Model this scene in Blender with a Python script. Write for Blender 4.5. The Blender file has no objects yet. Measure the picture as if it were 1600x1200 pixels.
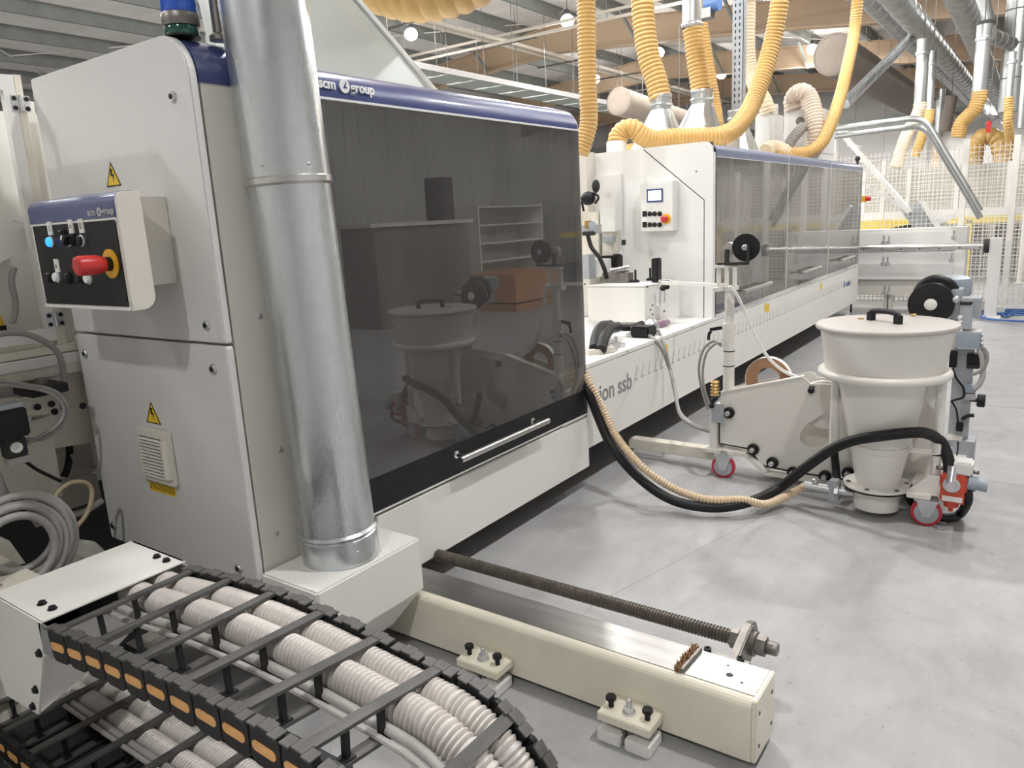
import bpy, bmesh, math, random
from mathutils import Vector, Matrix, Quaternion
random.seed(7)
PI = math.pi
S = bpy.context.scene
COL = S.collection

# ------------------------------------------------------------------ camera
FPX, EYE = 1170.0, Vector((0, 0, 1.5))
AX_Y = Vector((851, -301, FPX)).normalized()            # world axes seen in camera space (x right, y down, z forward)
AX_Z = -Vector((285, 5350, FPX)).normalized()
AX_Z = (AX_Z - AX_Y * AX_Z.dot(AX_Y)).normalized()
AX_X = AX_Z.cross(AX_Y)
if AX_X.x < 0: AX_X = -AX_X
right = Vector((AX_X.x, AX_Y.x, AX_Z.x)); down = Vector((AX_X.y, AX_Y.y, AX_Z.y)); fwd = Vector((AX_X.z, AX_Y.z, AX_Z.z))
cam = bpy.data.cameras.new('camera'); cam.sensor_width = 36; cam.lens = FPX / 1600 * 36
cam.clip_start = .05; cam.clip_end = 200
co = bpy.data.objects.new('camera', cam); COL.objects.link(co)
m = Matrix.Identity(4)
for i in range(3):
    m[i][0] = right[i]; m[i][1] = -down[i]; m[i][2] = -fwd[i]; m[i][3] = EYE[i]
co.matrix_world = m
S.camera = co

def at(px, py, X=None, Y=None, Z=None):
    """the place where the sight line through a photo pixel meets a plane of the hall (surveying aid)"""
    d = right * (px - 800) + down * (py - 600) + fwd * FPX
    if X is not None: t = (X - EYE.x) / d.x
    elif Y is not None: t = (Y - EYE.y) / d.y
    else: t = (Z - EYE.z) / d.z
    return EYE + d * t

# ------------------------------------------------------------------ world, exposure, lamp grid
w = bpy.data.worlds.new('world'); S.world = w; w.use_nodes = True
w.node_tree.nodes['Background'].inputs[0].default_value = (.9, .95, 1, 1)
w.node_tree.nodes['Background'].inputs[1].default_value = .5
S.view_settings.view_transform = 'Standard'; S.view_settings.look = 'None'
S.view_settings.exposure = .64; S.view_settings.gamma = 1.0
S.view_settings.use_curve_mapping = False
LAMP_W, LAMP_COL, LAMP_Z = 138.0, (1.0, .985, .96), 6.0
LAMP_SPOTS = [(-9.7, y) for y in (1.1, 6.2, 11.3, 16.4, 21.5, 26.6)] + \
             [(-6.28, y) for y in (-4.5, .6, 5.6, 10.4, 15.4, 20.3, 24.8)] + \
             [(-2.9, y) for y in (4.7, 8.8, 12.5)] + \
             [(.5, y) for y in (-3.2, 2.7, 7.8, 12.5, 26, 31)] + \
             [(3.9, y) for y in (-5.0, -.6, 3.8, 8.9, 14, 22, 28)] + \
             [(7.3, y) for y in (-4.0, 1.1, 6.2, 11.3, 17)] + \
             [(-13.0, y) for y in (4.0, 9.2, 14.6, 23.7)] + [(-1.84, 30.4)]

# ------------------------------------------------------------------ materials
def nodes(name):
    mt = bpy.data.materials.new(name); mt.use_nodes = True
    nt = mt.node_tree; return mt, nt, nt.nodes['Principled BSDF']
def N(nt, t, **kw):
    n = nt.nodes.new(t)
    for k, v in kw.items():
        if k in n.inputs: n.inputs[k].default_value = v
        else: setattr(n, k, v)
    return n
def ramp(nt, stops):
    r = nt.nodes.new('ShaderNodeValToRGB')
    while len(r.color_ramp.elements) < len(stops): r.color_ramp.elements.new(.5)
    for e, (p, c) in zip(r.color_ramp.elements, stops):
        e.position = p; e.color = (*c, 1) if len(c) == 3 else c
    return r
def coords(nt, scale=(1, 1, 1)):
    tc = N(nt, 'ShaderNodeTexCoord'); mp = N(nt, 'ShaderNodeMapping')
    mp.inputs['Scale'].default_value = scale
    nt.links.new(tc.outputs['Object'], mp.inputs['Vector']); return mp.outputs['Vector']
def simple(name, col, rough=.5, metal=0.0, var=.06, scale=8.0, bump=0.0, bscale=60.0, coat=0.0, spec=None, stretch=(1, 1, 1)):
    mt, nt, b = nodes(name)
    v = coords(nt, stretch)
    n = N(nt, 'ShaderNodeTexNoise', Scale=scale, Detail=5.0, Roughness=.6)
    nt.links.new(v, n.inputs['Vector'])
    lo = tuple(max(0, c * (1 - var)) for c in col); hi = tuple(min(1, c * (1 + var)) for c in col)
    r = ramp(nt, [(.3, lo), (.7, hi)])
    nt.links.new(n.outputs['Fac'], r.inputs['Fac']); nt.links.new(r.outputs['Color'], b.inputs['Base Color'])
    b.inputs['Roughness'].default_value = rough; b.inputs['Metallic'].default_value = metal
    if spec is not None: b.inputs['Specular IOR Level'].default_value = spec
    if coat: b.inputs['Coat Weight'].default_value = coat; b.inputs['Coat Roughness'].default_value = .1
    if bump:
        n2 = N(nt, 'ShaderNodeTexNoise', Scale=bscale, Detail=2.0); nt.links.new(v, n2.inputs['Vector'])
        bp = N(nt, 'ShaderNodeBump', Strength=bump, Distance=.002)
        nt.links.new(n2.outputs['Fac'], bp.inputs['Height']); nt.links.new(bp.outputs['Normal'], b.inputs['Normal'])
    return mt
def emit(name, col, strength):
    mt, nt, b = nodes(name)
    b.inputs['Base Color'].default_value = (*col, 1)
    b.inputs['Emission Color'].default_value = (*col, 1); b.inputs['Emission Strength'].default_value = strength
    return mt
M = {}
M['white'] = simple('white_powder_coat', (.79, .78, .75), .42, var=.02, scale=2, bump=.25, bscale=260)
M['shadewhite'] = simple('shade_toned_cabinet_white', (.66, .655, .65), .42, var=.02, scale=2, bump=.3, bscale=200)  # white toned greyer, shade of the cabinet end put into the colour
M['beige'] = simple('beige_powder_coat', (.68, .65, .59), .45, var=.03, scale=2, bump=.2, bscale=260)
M['bright'] = simple('bright_white_paint', (.77, .765, .75), .4, var=.02, scale=2)
M['cream'] = simple('cream_rail_paint', (.78, .735, .62), .38, var=.06, scale=6, coat=.2)
M['cream_old'] = simple('worn_cream_paint', (.70, .665, .58), .5, var=.1, scale=9)
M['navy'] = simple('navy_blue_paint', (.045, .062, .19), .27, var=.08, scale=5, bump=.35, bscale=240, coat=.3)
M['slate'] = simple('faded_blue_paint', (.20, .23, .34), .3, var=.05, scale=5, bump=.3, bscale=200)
M['black'] = simple('black_plastic', (.013, .013, .015), .5, var=.3, scale=20, spec=.3)
M['chainblk'] = simple('dusty_black_nylon', (.019, .019, .020), .5, var=.45, scale=30, spec=.3)
M['chaingrey'] = simple('dusty_grey_bar', (.085, .083, .082), .55, var=.35, scale=25, stretch=(1, .3, 1))
M['rubber'] = simple('black_rubber', (.013, .013, .014), .5, var=.3, scale=15, spec=.3)
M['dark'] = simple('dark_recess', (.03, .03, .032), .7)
M['inside'] = simple('machine_interior_grey', (.16, .15, .148), .6, var=.15)
M['steel'] = simple('dark_steel', (.23, .215, .2), .42, metal=.8, var=.2, scale=30)
M['screw'] = simple('oily_dark_screw_steel', (.12, .105, .092), .42, metal=.6, var=.3, scale=20)
M['chrome'] = simple('polished_steel', (.72, .72, .73), .14, metal=1, var=.04)
M['brushed'] = simple('brushed_stainless', (.62, .61, .60), .3, metal=1, var=.08, scale=40, stretch=(1, .05, 1))
M['zinc'] = simple('zinc_plate', (.62, .63, .65), .35, metal=.9, var=.1, scale=30)
M['alu'] = simple('grey_aluminium_cast', (.42, .45, .49), .45, metal=.35, var=.06)
M['bluegrey'] = simple('blue_grey_motor_paint', (.30, .35, .41), .45, var=.06)
M['yellowhose'] = simple('yellow_polyurethane_hose', (.60, .375, .13), .38, var=.06, scale=4)
M['palehose'] = simple('pale_clear_hose', (.78, .64, .46), .35, var=.06, scale=4)
M['beigehose'] = simple('beige_ribbed_hose', (.66, .52, .36), .42, var=.08, scale=6)
M['loophose'] = simple('pale_pink_hose', (.66, .56, .47), .35, var=.05, scale=4)
M['greyhose'] = simple('grey_ribbed_hose', (.36, .34, .32), .45, var=.06)
M['whitehose'] = simple('off_white_pvc_hose', (.53, .495, .47), .33, var=.07, scale=6)
M['cable'] = simple('grey_cable', (.30, .295, .285), .42, var=.06)
M['palecable'] = simple('light_grey_conduit', (.45, .435, .42), .4, var=.06)
M['beigecable'] = simple('beige_cable', (.50, .42, .27), .4, var=.06)
M['bluehose'] = simple('blue_air_hose', (.06, .16, .42), .35, var=.06)
M['orange'] = simple('orange_insert', (.74, .40, .15), .55, var=.15, scale=40)
M['red'] = simple('red_plastic', (.55, .03, .03), .35, var=.06)
M['redpaint'] = simple('red_painted_casting', (.60, .075, .035), .45, var=.12)
M['wheelred'] = simple('red_polyurethane', (.50, .03, .05), .4, var=.1)
M['yellow'] = simple('yellow_plastic', (.80, .42, .02), .4, var=.05)
M['sticker'] = simple('yellow_sticker', (.82, .55, .03), .45, var=.04)
M['safety'] = simple('safety_yellow_paint', (.86, .66, .12), .4, var=.06)
M['board'] = simple('brown_chipboard', (.52, .25, .12), .7, var=.2, scale=30)
M['coil'] = simple('brown_edging_coil', (.42, .23, .13), .5, var=.12, scale=60, stretch=(1, 1, 1))
M['dust'] = simple('matted_sawdust', (.27, .15, .07), .9, var=.4, scale=80, bump=1, bscale=150)
M['brass'] = simple('brass', (.55, .36, .12), .35, metal=.9)
M['paper'] = simple('white_label', (.80, .79, .76), .5, var=.03)
M['tape'] = simple('white_edging_tape', (.82, .81, .78), .35, var=.02)
M['greyprint'] = simple('grey_lettering', (.24, .25, .26), .5, var=.03)
M['paleprint'] = simple('pale_grey_print', (.46, .465, .47), .5, var=.03)
M['blueprint'] = simple('blue_lettering', (.06, .10, .25), .5, var=.03)
M['whiteprint'] = simple('white_lettering', (.85, .85, .85), .35, var=.02)
M['hopper'] = simple('hopper_grey_white_paint', (.77, .745, .70), .36, var=.03, scale=3, coat=.15)
M['lid'] = simple('hopper_lid_paint', (.45, .42, .40), .4, var=.03, scale=3)
M['tan'] = simple('tan_structural_steel', (.56, .42, .29), .6, var=.05, scale=1)
M['purlin'] = simple('grey_green_purlin', (.26, .275, .26), .55, metal=.2, var=.1, scale=3)
M['insul'] = simple('white_roof_insulation', (.80, .77, .73), .6, var=.1, scale=1.2, bump=.8, bscale=3)
M['wall'] = simple('light_wall_panel', (.52, .505, .485), .6, var=.05, scale=.6)
M['rightwall'] = simple('white_ribbed_wall', (.80, .80, .79), .55, var=.03, scale=.6)
M['pipewhite'] = simple('white_sprinkler_pipe', (.70, .63, .55), .5)
M['fabric'] = simple('taupe_duct_fabric', (.21, .175, .15), .85, var=.12, scale=3)
M['fabricpale'] = simple('pale_duct_fabric', (.36, .30, .25), .8, var=.08, scale=3)
M['wire'] = simple('grey_wire', (.20, .19, .18), .5)
M['fence'] = simple('white_fence_paint', (.80, .78, .73), .5)
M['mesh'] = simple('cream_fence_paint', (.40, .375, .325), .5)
M['screen'] = emit('lit_screen', (.75, .85, 1.0), 1.3)
M['lampglow'] = emit('lamp_glow', (1, .97, .92), 14)
M['blueled'] = emit('blue_lit_button', (.02, .22, 1.0), 1.6)
M['bluelens'] = simple('blue_lens', (.02, .10, .55), .15, var=.1, coat=.5)
M['greenlens'] = simple('dark_green_lens', (.006, .07, .055), .15, var=.1, coat=.5)
M['tray'] = simple('pale_green_tray', (.33, .36, .33), .5)

def galv(name, col, rough=.33, spangle=35.0, streak=True):
    mt, nt, b = nodes(name)
    v = coords(nt)
    vo = N(nt, 'ShaderNodeTexVoronoi', Scale=spangle); nt.links.new(v, vo.inputs['Vector'])
    n = N(nt, 'ShaderNodeTexNoise', Scale=5.0, Detail=6.0, Roughness=.65)
    v2 = coords(nt, (1.6, 1.6, .3)); nt.links.new(v2, n.inputs['Vector'])
    mx = N(nt, 'ShaderNodeMix', data_type='FLOAT'); mx.inputs[0].default_value = .86
    sep = N(nt, 'ShaderNodeSeparateColor'); nt.links.new(vo.outputs['Color'], sep.inputs[0])
    nt.links.new(sep.outputs[0], mx.inputs[2]); nt.links.new(n.outputs['Fac'], mx.inputs[3])
    refl_bands = N(nt, 'ShaderNodeTexNoise', Scale=7.0, Detail=3.0); v4 = coords(nt, (2.4, 2.4, .12)); nt.links.new(v4, refl_bands.inputs['Vector'])  # stretched noise paints vertical reflection bands into the base colour
    mx4 = N(nt, 'ShaderNodeMix', data_type='FLOAT'); mx4.inputs[0].default_value = .5
    nt.links.new(mx.outputs[0], mx4.inputs[2]); nt.links.new(refl_bands.outputs['Fac'], mx4.inputs[3]); mx = mx4
    r = ramp(nt, [(.30, tuple(c * .62 for c in col)), (.45, tuple(c * .92 for c in col)), (.75, tuple(min(1, c * 1.1) for c in col))])
    nt.links.new(mx.outputs[0], r.inputs['Fac']); nt.links.new(r.outputs['Color'], b.inputs['Base Color'])
    rr = ramp(nt, [(.3, (rough + .16,) * 3), (.7, (rough,) * 3)])
    nt.links.new(n.outputs['Fac'], rr.inputs['Fac']); nt.links.new(rr.outputs['Color'], b.inputs['Roughness'])
    b.inputs['Metallic'].default_value = .9
    return mt
M['galv'] = galv('galvanised_steel', (.62, .655, .675), .23)
M['galvbright'] = galv('bright_galvanised_sheet', (.56, .58, .58), .28, 25)
M['galvduct'] = galv('dull_galvanised_duct', (.40, .41, .405), .38)
M['galvpale'] = simple('pale_galvanised_hood', (.60, .645, .63), .38, metal=.35, var=.05, scale=3)
M['railsteel'] = simple('ground_steel_strip', (.36, .355, .345), .36, metal=1, var=.14, scale=12, stretch=(.25, 3, 1))

def concrete():
    mt, nt, b = nodes('power_floated_concrete')
    v = coords(nt)
    n1 = N(nt, 'ShaderNodeTexNoise', Scale=.9, Detail=8.0, Roughness=.62, Distortion=.5)
    n2 = N(nt, 'ShaderNodeTexNoise', Scale=3.2, Detail=9.0, Roughness=.7, Distortion=1.2)
    v2 = coords(nt, (2.0, .45, 1)); n3 = N(nt, 'ShaderNodeTexNoise', Scale=4.0, Detail=8.0, Roughness=.75)
    nt.links.new(v, n1.inputs['Vector']); nt.links.new(v, n2.inputs['Vector']); nt.links.new(v2, n3.inputs['Vector'])
    a = N(nt, 'ShaderNodeMix', data_type='FLOAT'); a.inputs[0].default_value = .45
    nt.links.new(n1.outputs['Fac'], a.inputs[2]); nt.links.new(n2.outputs['Fac'], a.inputs[3])
    a2 = N(nt, 'ShaderNodeMix', data_type='FLOAT'); a2.inputs[0].default_value = .3
    nt.links.new(a.outputs[0], a2.inputs[2]); nt.links.new(n3.outputs['Fac'], a2.inputs[3])
    r = ramp(nt, [(.32, (.285, .283, .288)), (.5, (.375, .374, .381)), (.66, (.445, .446, .455))])
    nt.links.new(a2.outputs[0], r.inputs['Fac'])
    # fine dark specks and hairline scratches worn into the slab
    sp = N(nt, 'ShaderNodeTexNoise', Scale=38.0, Detail=2.0); nt.links.new(v, sp.inputs['Vector'])
    rs = ramp(nt, [(.70, (1, 1, 1)), (.76, (.72, .7, .68))]); nt.links.new(sp.outputs['Fac'], rs.inputs['Fac'])
    mm = N(nt, 'ShaderNodeMix', data_type='RGBA', blend_type='MULTIPLY'); mm.inputs[0].default_value = .7
    nt.links.new(r.outputs['Color'], mm.inputs[6]); nt.links.new(rs.outputs['Color'], mm.inputs[7])
    nt.links.new(mm.outputs[2], b.inputs['Base Color'])
    rr = ramp(nt, [(.35, (.62,) * 3), (.65, (.48,) * 3)]); nt.links.new(n2.outputs['Fac'], rr.inputs['Fac'])
    nt.links.new(rr.outputs['Color'], b.inputs['Roughness'])
    b.inputs['Specular IOR Level'].default_value = .3
    return mt
M['concrete'] = concrete()

def tinted(name, col, ior=1.5, rough=.0, dust=0.0, dcol=(.5, .48, .46)):
    """smoked sheet: tint, mirror reflection by angle, and a pale film of dust and painted-in reflection"""
    mt, nt, b = nodes(name)
    nt.nodes.remove(b)
    out = [n for n in nt.nodes if n.type == 'OUTPUT_MATERIAL'][0]
    tr = N(nt, 'ShaderNodeBsdfTransparent'); tr.inputs[0].default_value = (*col, 1)
    gl = N(nt, 'ShaderNodeBsdfGlossy'); gl.inputs['Roughness'].default_value = rough
    gl.inputs['Color'].default_value = (1, 1, 1, 1)
    fr = N(nt, 'ShaderNodeFresnel', IOR=ior)
    body = tr
    if dust:
        df = N(nt, 'ShaderNodeBsdfDiffuse'); df.inputs[0].default_value = (*dcol, 1)
        v = coords(nt, (1, 1, .5)); n = N(nt, 'ShaderNodeTexNoise', Scale=2.2, Detail=7.0, Roughness=.65, Distortion=.8)
        nt.links.new(v, n.inputs['Vector'])
        r = ramp(nt, [(.3, (dust * .7,) * 3), (.7, (dust * 1.35,) * 3)]); nt.links.new(n.outputs['Fac'], r.inputs['Fac'])
        body = N(nt, 'ShaderNodeMixShader')
        nt.links.new(r.outputs['Color'], body.inputs[0]); nt.links.new(tr.outputs[0], body.inputs[1]); nt.links.new(df.outputs[0], body.inputs[2])
    mx = N(nt, 'ShaderNodeMixShader')
    nt.links.new(fr.outputs[0], mx.inputs[0]); nt.links.new(body.outputs[0], mx.inputs[1]); nt.links.new(gl.outputs[0], mx.inputs[2])
    nt.links.new(mx.outputs[0], out.inputs[0])
    return mt
M['glass'] = tinted('smoked_acrylic', (.55, .51, .50), 1.75, 0, .115, (.5, .48, .47))
M['glass_sheen'] = tinted('smoked_acrylic_sheen', (.42, .40, .38), 1.7, .03, .36, (.5, .47, .44))  # heavier film paints in the pale room reflection at grazing angles
M['clearhose'] = tinted('clear_ribbed_hose', (.80, .70, .60), 1.35, .1)

# ------------------------------------------------------------------ mesh building
ORG = {}
def frame_of(t):
    t = t.normalized()
    a = Vector((0, 0, 1)) if abs(t.z) < .9 else Vector((1, 0, 0))
    n = t.cross(a).normalized(); return n, t.cross(n).normalized()
class MB:
    def __init__(s): s.v = []; s.f = []; s.sm = []
    def add(s, vs, fs, smooth=False):
        o = len(s.v); s.v += [Vector(p) for p in vs]
        s.f += [tuple(i + o for i in f) for f in fs]; s.sm += [smooth] * len(fs); return s
    def bx(s, x0, x1, y0, y1, z0, z1):
        return s.add([(x0, y0, z0), (x1, y0, z0), (x1, y1, z0), (x0, y1, z0), (x0, y0, z1), (x1, y0, z1), (x1, y1, z1), (x0, y1, z1)],
                     [(0, 3, 2, 1), (4, 5, 6, 7), (0, 1, 5, 4), (1, 2, 6, 5), (2, 3, 7, 6), (3, 0, 4, 7)])
    def box(s, c, sz, R=None):
        c = Vector(c); h = Vector(sz) / 2; R = R or Matrix.Identity(3)
        vs = [c + R @ Vector((a * h.x, b * h.y, d * h.z)) for d in (-1, 1) for a, b in ((-1, -1), (1, -1), (1, 1), (-1, 1))]
        return s.add(vs, [(0, 3, 2, 1), (4, 5, 6, 7), (0, 1, 5, 4), (1, 2, 6, 5), (2, 3, 7, 6), (3, 0, 4, 7)])
    def bar(s, p0, p1, wd, ht, up=(0, 0, 1)):
        p0 = Vector(p0); p1 = Vector(p1); t = (p1 - p0).normalized(); up = Vector(up)
        n = t.cross(up)
        if n.length < 1e-4: n = t.cross(Vector((1, 0, 0)))
        n.normalize(); u = n.cross(t).normalized()
        vs = []
        for p in (p0, p1):
            for a, b in ((-1, -1), (1, -1), (1, 1), (-1, 1)): vs.append(p + n * a * wd / 2 + u * b * ht / 2)
        return s.add(vs, [(0, 1, 2, 3), (7, 6, 5, 4), (0, 4, 5, 1), (1, 5, 6, 2), (2, 6, 7, 3), (3, 7, 4, 0)])
    def cyl(s, p0, p1, r, r1=None, seg=16, caps=True):
        p0 = Vector(p0); p1 = Vector(p1); r1 = r if r1 is None else r1
        n, b = frame_of(p1 - p0); vs = []
        for p, q in ((p0, r), (p1, r1)):
            for k in range(seg):
                a = 2 * PI * k / seg; vs.append(p + (n * math.cos(a) + b * math.sin(a)) * q)
        s.add(vs, [(k, (k + 1) % seg, seg + (k + 1) % seg, seg + k) for k in range(seg)], True)
        if caps:
            s.add(vs[:seg], [tuple(range(seg - 1, -1, -1))]); s.add(vs[seg:], [tuple(range(seg))])
        return s
    def sweep(s, path, radii, seg=12, caps=True):
        path = [Vector(p) for p in path]; n0 = None; vs = []
        for i, p in enumerate(path):
            t = (path[min(i + 1, len(path) - 1)] - path[max(i - 1, 0)]).normalized()
            if n0 is None: n0, _ = frame_of(t)
            n0 = (n0 - t * n0.dot(t)).normalized(); b = t.cross(n0)
            r = radii[i] if not isinstance(radii, (int, float)) else radii
            for k in range(seg):
                a = 2 * PI * k / seg; vs.append(p + (n0 * math.cos(a) + b * math.sin(a)) * r)
        L = len(path)
        fs = [(i * seg + k, i * seg + (k + 1) % seg, (i + 1) * seg + (k + 1) % seg, (i + 1) * seg + k) for i in range(L - 1) for k in range(seg)]
        s.add(vs, fs, True)
        if caps:
            s.add(vs[:seg], [tuple(range(seg - 1, -1, -1))]); s.add(vs[-seg:], [tuple(range(seg))])
        return s
    def tube(s, pts, r, seg=10, n=10, smooth=True):
        p = spline(pts, n) if smooth and len(pts) > 2 else [Vector(q) for q in pts]
        return s.sweep(p, r, seg)
    def corr(s, pts, r, pitch, depth, seg=18, sub=4, curve=True):
        p = spline(pts, 24) if curve and len(pts) > 2 else [Vector(q) for q in pts]
        p = resample(p, pitch / sub)
        prof = {4: (0, .75, 1, .75), 3: (0, 1, .8), 2: (0, 1)}[sub]
        rad = [r - depth + depth * prof[i % sub] for i in range(len(p))]
        return s.sweep(p, rad, seg)
    def lathe(s, c, prof, seg=32, axis=(0, 0, 1), smooth=True, caps=True):
        c = Vector(c); ax = Vector(axis).normalized(); n, b = frame_of(ax); vs = []
        for r, h in prof:
            for k in range(seg):
                a = 2 * PI * k / seg; vs.append(c + ax * h + (n * math.cos(a) + b * math.sin(a)) * r)
        L = len(prof)
        s.add(vs, [(i * seg + k, i * seg + (k + 1) % seg, (i + 1) * seg + (k + 1) % seg, (i + 1) * seg + k) for i in range(L - 1) for k in range(seg)], smooth)
        if caps:
            if prof[0][0] > 1e-5: s.add(vs[:seg], [tuple(range(seg - 1, -1, -1))])
            if prof[-1][0] > 1e-5: s.add(vs[-seg:], [tuple(range(seg))])
        return s
    def prism(s, poly, plane, a0, a1, smooth=False):
        f = {'xy': lambda p, a: (p[0], p[1], a), 'xz': lambda p, a: (p[0], a, p[1]), 'yz': lambda p, a: (a, p[0], p[1])}[plane]
        n = len(poly)
        vs = [f(p, a0) for p in poly] + [f(p, a1) for p in poly]
        s.add(vs, [tuple(range(n)), tuple(range(2 * n - 1, n - 1, -1))])
        s.add(vs, [(k, k + n, (k + 1) % n + n, (k + 1) % n) for k in range(n)], smooth); return s
    def loft(s, a, b, caps=True):
        n = len(a); vs = list(a) + list(b)
        s.add(vs, [(k, (k + 1) % n, n + (k + 1) % n, n + k) for k in range(n)])
        if caps: s.add(vs, [tuple(range(n - 1, -1, -1)), tuple(range(n, 2 * n))])
        return s
    def ball(s, c, r, seg=14, sc=(1, 1, 1)):
        c = Vector(c); rings = 8; vs = []; fs = []
        for i in range(rings + 1):
            t = PI * i / rings
            for k in range(seg):
                a = 2 * PI * k / seg
                vs.append(c + Vector((math.sin(t) * math.cos(a) * r * sc[0], math.sin(t) * math.sin(a) * r * sc[1], math.cos(t) * r * sc[2])))
        fs = [(i * seg + k, (i + 1) * seg + k, (i + 1) * seg + (k + 1) % seg, i * seg + (k + 1) % seg) for i in range(rings) for k in range(seg)]
        return s.add(vs, fs, True)
    def quad(s, *p): return s.add(p, [tuple(range(len(p)))])
    def build(s, name, mat, parent=None, bev=0, kind=None, label=None, sharp=True):
        me = bpy.data.meshes.new(name)
        if parent is not None: org = ORG[parent]
        else:
            xs = [p.x for p in s.v]; ys = [p.y for p in s.v]; zs = [p.z for p in s.v]
            org = Vector(((min(xs) + max(xs)) / 2, (min(ys) + max(ys)) / 2, min(zs)))
        me.from_pydata([p - org for p in s.v], [], s.f)
        me.polygons.foreach_set('use_smooth', s.sm)
        bmx = bmesh.new(); bmx.from_mesh(me)
        bmesh.ops.remove_doubles(bmx, verts=bmx.verts, dist=1e-6)
        bmesh.ops.recalc_face_normals(bmx, faces=bmx.faces)
        if bev:
            es = [e for e in bmx.edges if len(e.link_faces) == 2 and e.calc_face_angle(0) > .6]
            bmesh.ops.bevel(bmx, geom=es, offset=bev, segments=2, affect='EDGES', clamp_overlap=True)
        if sharp:
            for e in bmx.edges:
                if len(e.link_faces) == 2 and e.calc_face_angle(0) > .75: e.smooth = False
        bmx.to_mesh(me); bmx.free()
        me.materials.append(M[mat] if isinstance(mat, str) else mat)
        o = bpy.data.objects.new(name, me); COL.objects.link(o)
        if parent is None: o.location = org
        else: o.parent = parent
        ORG[o] = org
        if kind: o['kind'] = kind
        if label: o['label'] = label
        return o
def spline(pts, n=12):
    P = [Vector(p) for p in pts]; P = [P[0] * 2 - P[1]] + P + [P[-1] * 2 - P[-2]]; out = []
    for i in range(1, len(P) - 2):
        a, b, c, d = P[i - 1:i + 3]
        for k in range(n):
            t = k / n
            out.append(.5 * ((2 * b) + (c - a) * t + (2 * a - 5 * b + 4 * c - d) * t * t + (3 * b - a - 3 * c + d) * t ** 3))
    out.append(P[-2]); return out
def resample(p, step):
    d = [0]
    for a, b in zip(p, p[1:]): d.append(d[-1] + (b - a).length)
    n = max(2, int(d[-1] / step)); out = []; j = 0
    for i in range(n + 1):
        t = d[-1] * i / n
        while j < len(p) - 2 and d[j + 1] < t: j += 1
        u = (t - d[j]) / max(1e-9, d[j + 1] - d[j]); out.append(p[j].lerp(p[j + 1], min(1, max(0, u))))
    return out
def rrect(x0, x1, y0, y1, r, seg=4, which=(1, 1, 1, 1)):
    """rounded rectangle outline, corners: x1y0, x1y1, x0y1, x0y0"""
    out = []
    for (cx, cy, a0), on in zip(((x1 - r, y0 + r, -PI / 2), (x1 - r, y1 - r, 0), (x0 + r, y1 - r, PI / 2), (x0 + r, y0 + r, PI)), which):
        if not on:
            out.append((x1 if a0 in (-PI / 2, 0) else x0, y1 if a0 in (0, PI / 2) else y0)); continue
        for k in range(seg + 1):
            a = a0 + PI / 2 * k / seg; out.append((cx + r * math.cos(a), cy + r * math.sin(a)))
    return out
def tag(o, label, cat, group=None, kind=None):
    o['label'] = label; o['category'] = cat
    if group: o['group'] = group
    if kind: o['kind'] = kind
    return o
def thing(name, label, cat, loc, group=None):
    o = bpy.data.objects.new(name, None); o.empty_display_size = .1; COL.objects.link(o)
    o.location = loc; ORG[o] = Vector(loc)
    return tag(o, label, cat, group)
def struct(mb, name, mat, **k):
    o = mb.build(name, mat, **k); o['kind'] = 'structure'; return o
def inst(src, loc=None, R=None, parent=None):
    """another piece with the mesh of src, moved by a world offset and turned"""
    c = src.copy(); COL.objects.link(c)
    c.parent = parent if parent is not None else src.parent
    if loc is not None: c.location = Vector(loc)
    if R is not None: c.rotation_euler = R
    return c
def copy_tree(o, parent=None):
    c = o.copy(); COL.objects.link(c)
    if parent is not None: c.parent = parent
    for ch in o.children: copy_tree(ch, c)
    return c
def text(body, size, origin, xdir, up, mat, parent, name='lettering', ext=.0012, bold=.0):
    cu = bpy.data.curves.new('t', 'FONT'); cu.body = body; cu.size = size; cu.extrude = ext; cu.resolution_u = 3; cu.offset = bold
    to = bpy.data.objects.new('t', cu); COL.objects.link(to)
    bpy.context.view_layer.update()
    me = bpy.data.meshes.new_from_object(to); bpy.data.objects.remove(to)
    xd = Vector(xdir); ud = Vector(up); zd = xd.cross(ud).normalized()
    T = Matrix.Identity(4)
    for i in range(3): T[i][0] = xd[i]; T[i][1] = ud[i]; T[i][2] = zd[i]; T[i][3] = (Vector(origin) - ORG[parent])[i]
    me.transform(T); me.name = name
    me.materials.clear(); me.materials.append(M[mat])
    o = bpy.data.objects.new(name, me); COL.objects.link(o); o.parent = parent; ORG[o] = ORG[parent]
    return o

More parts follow.
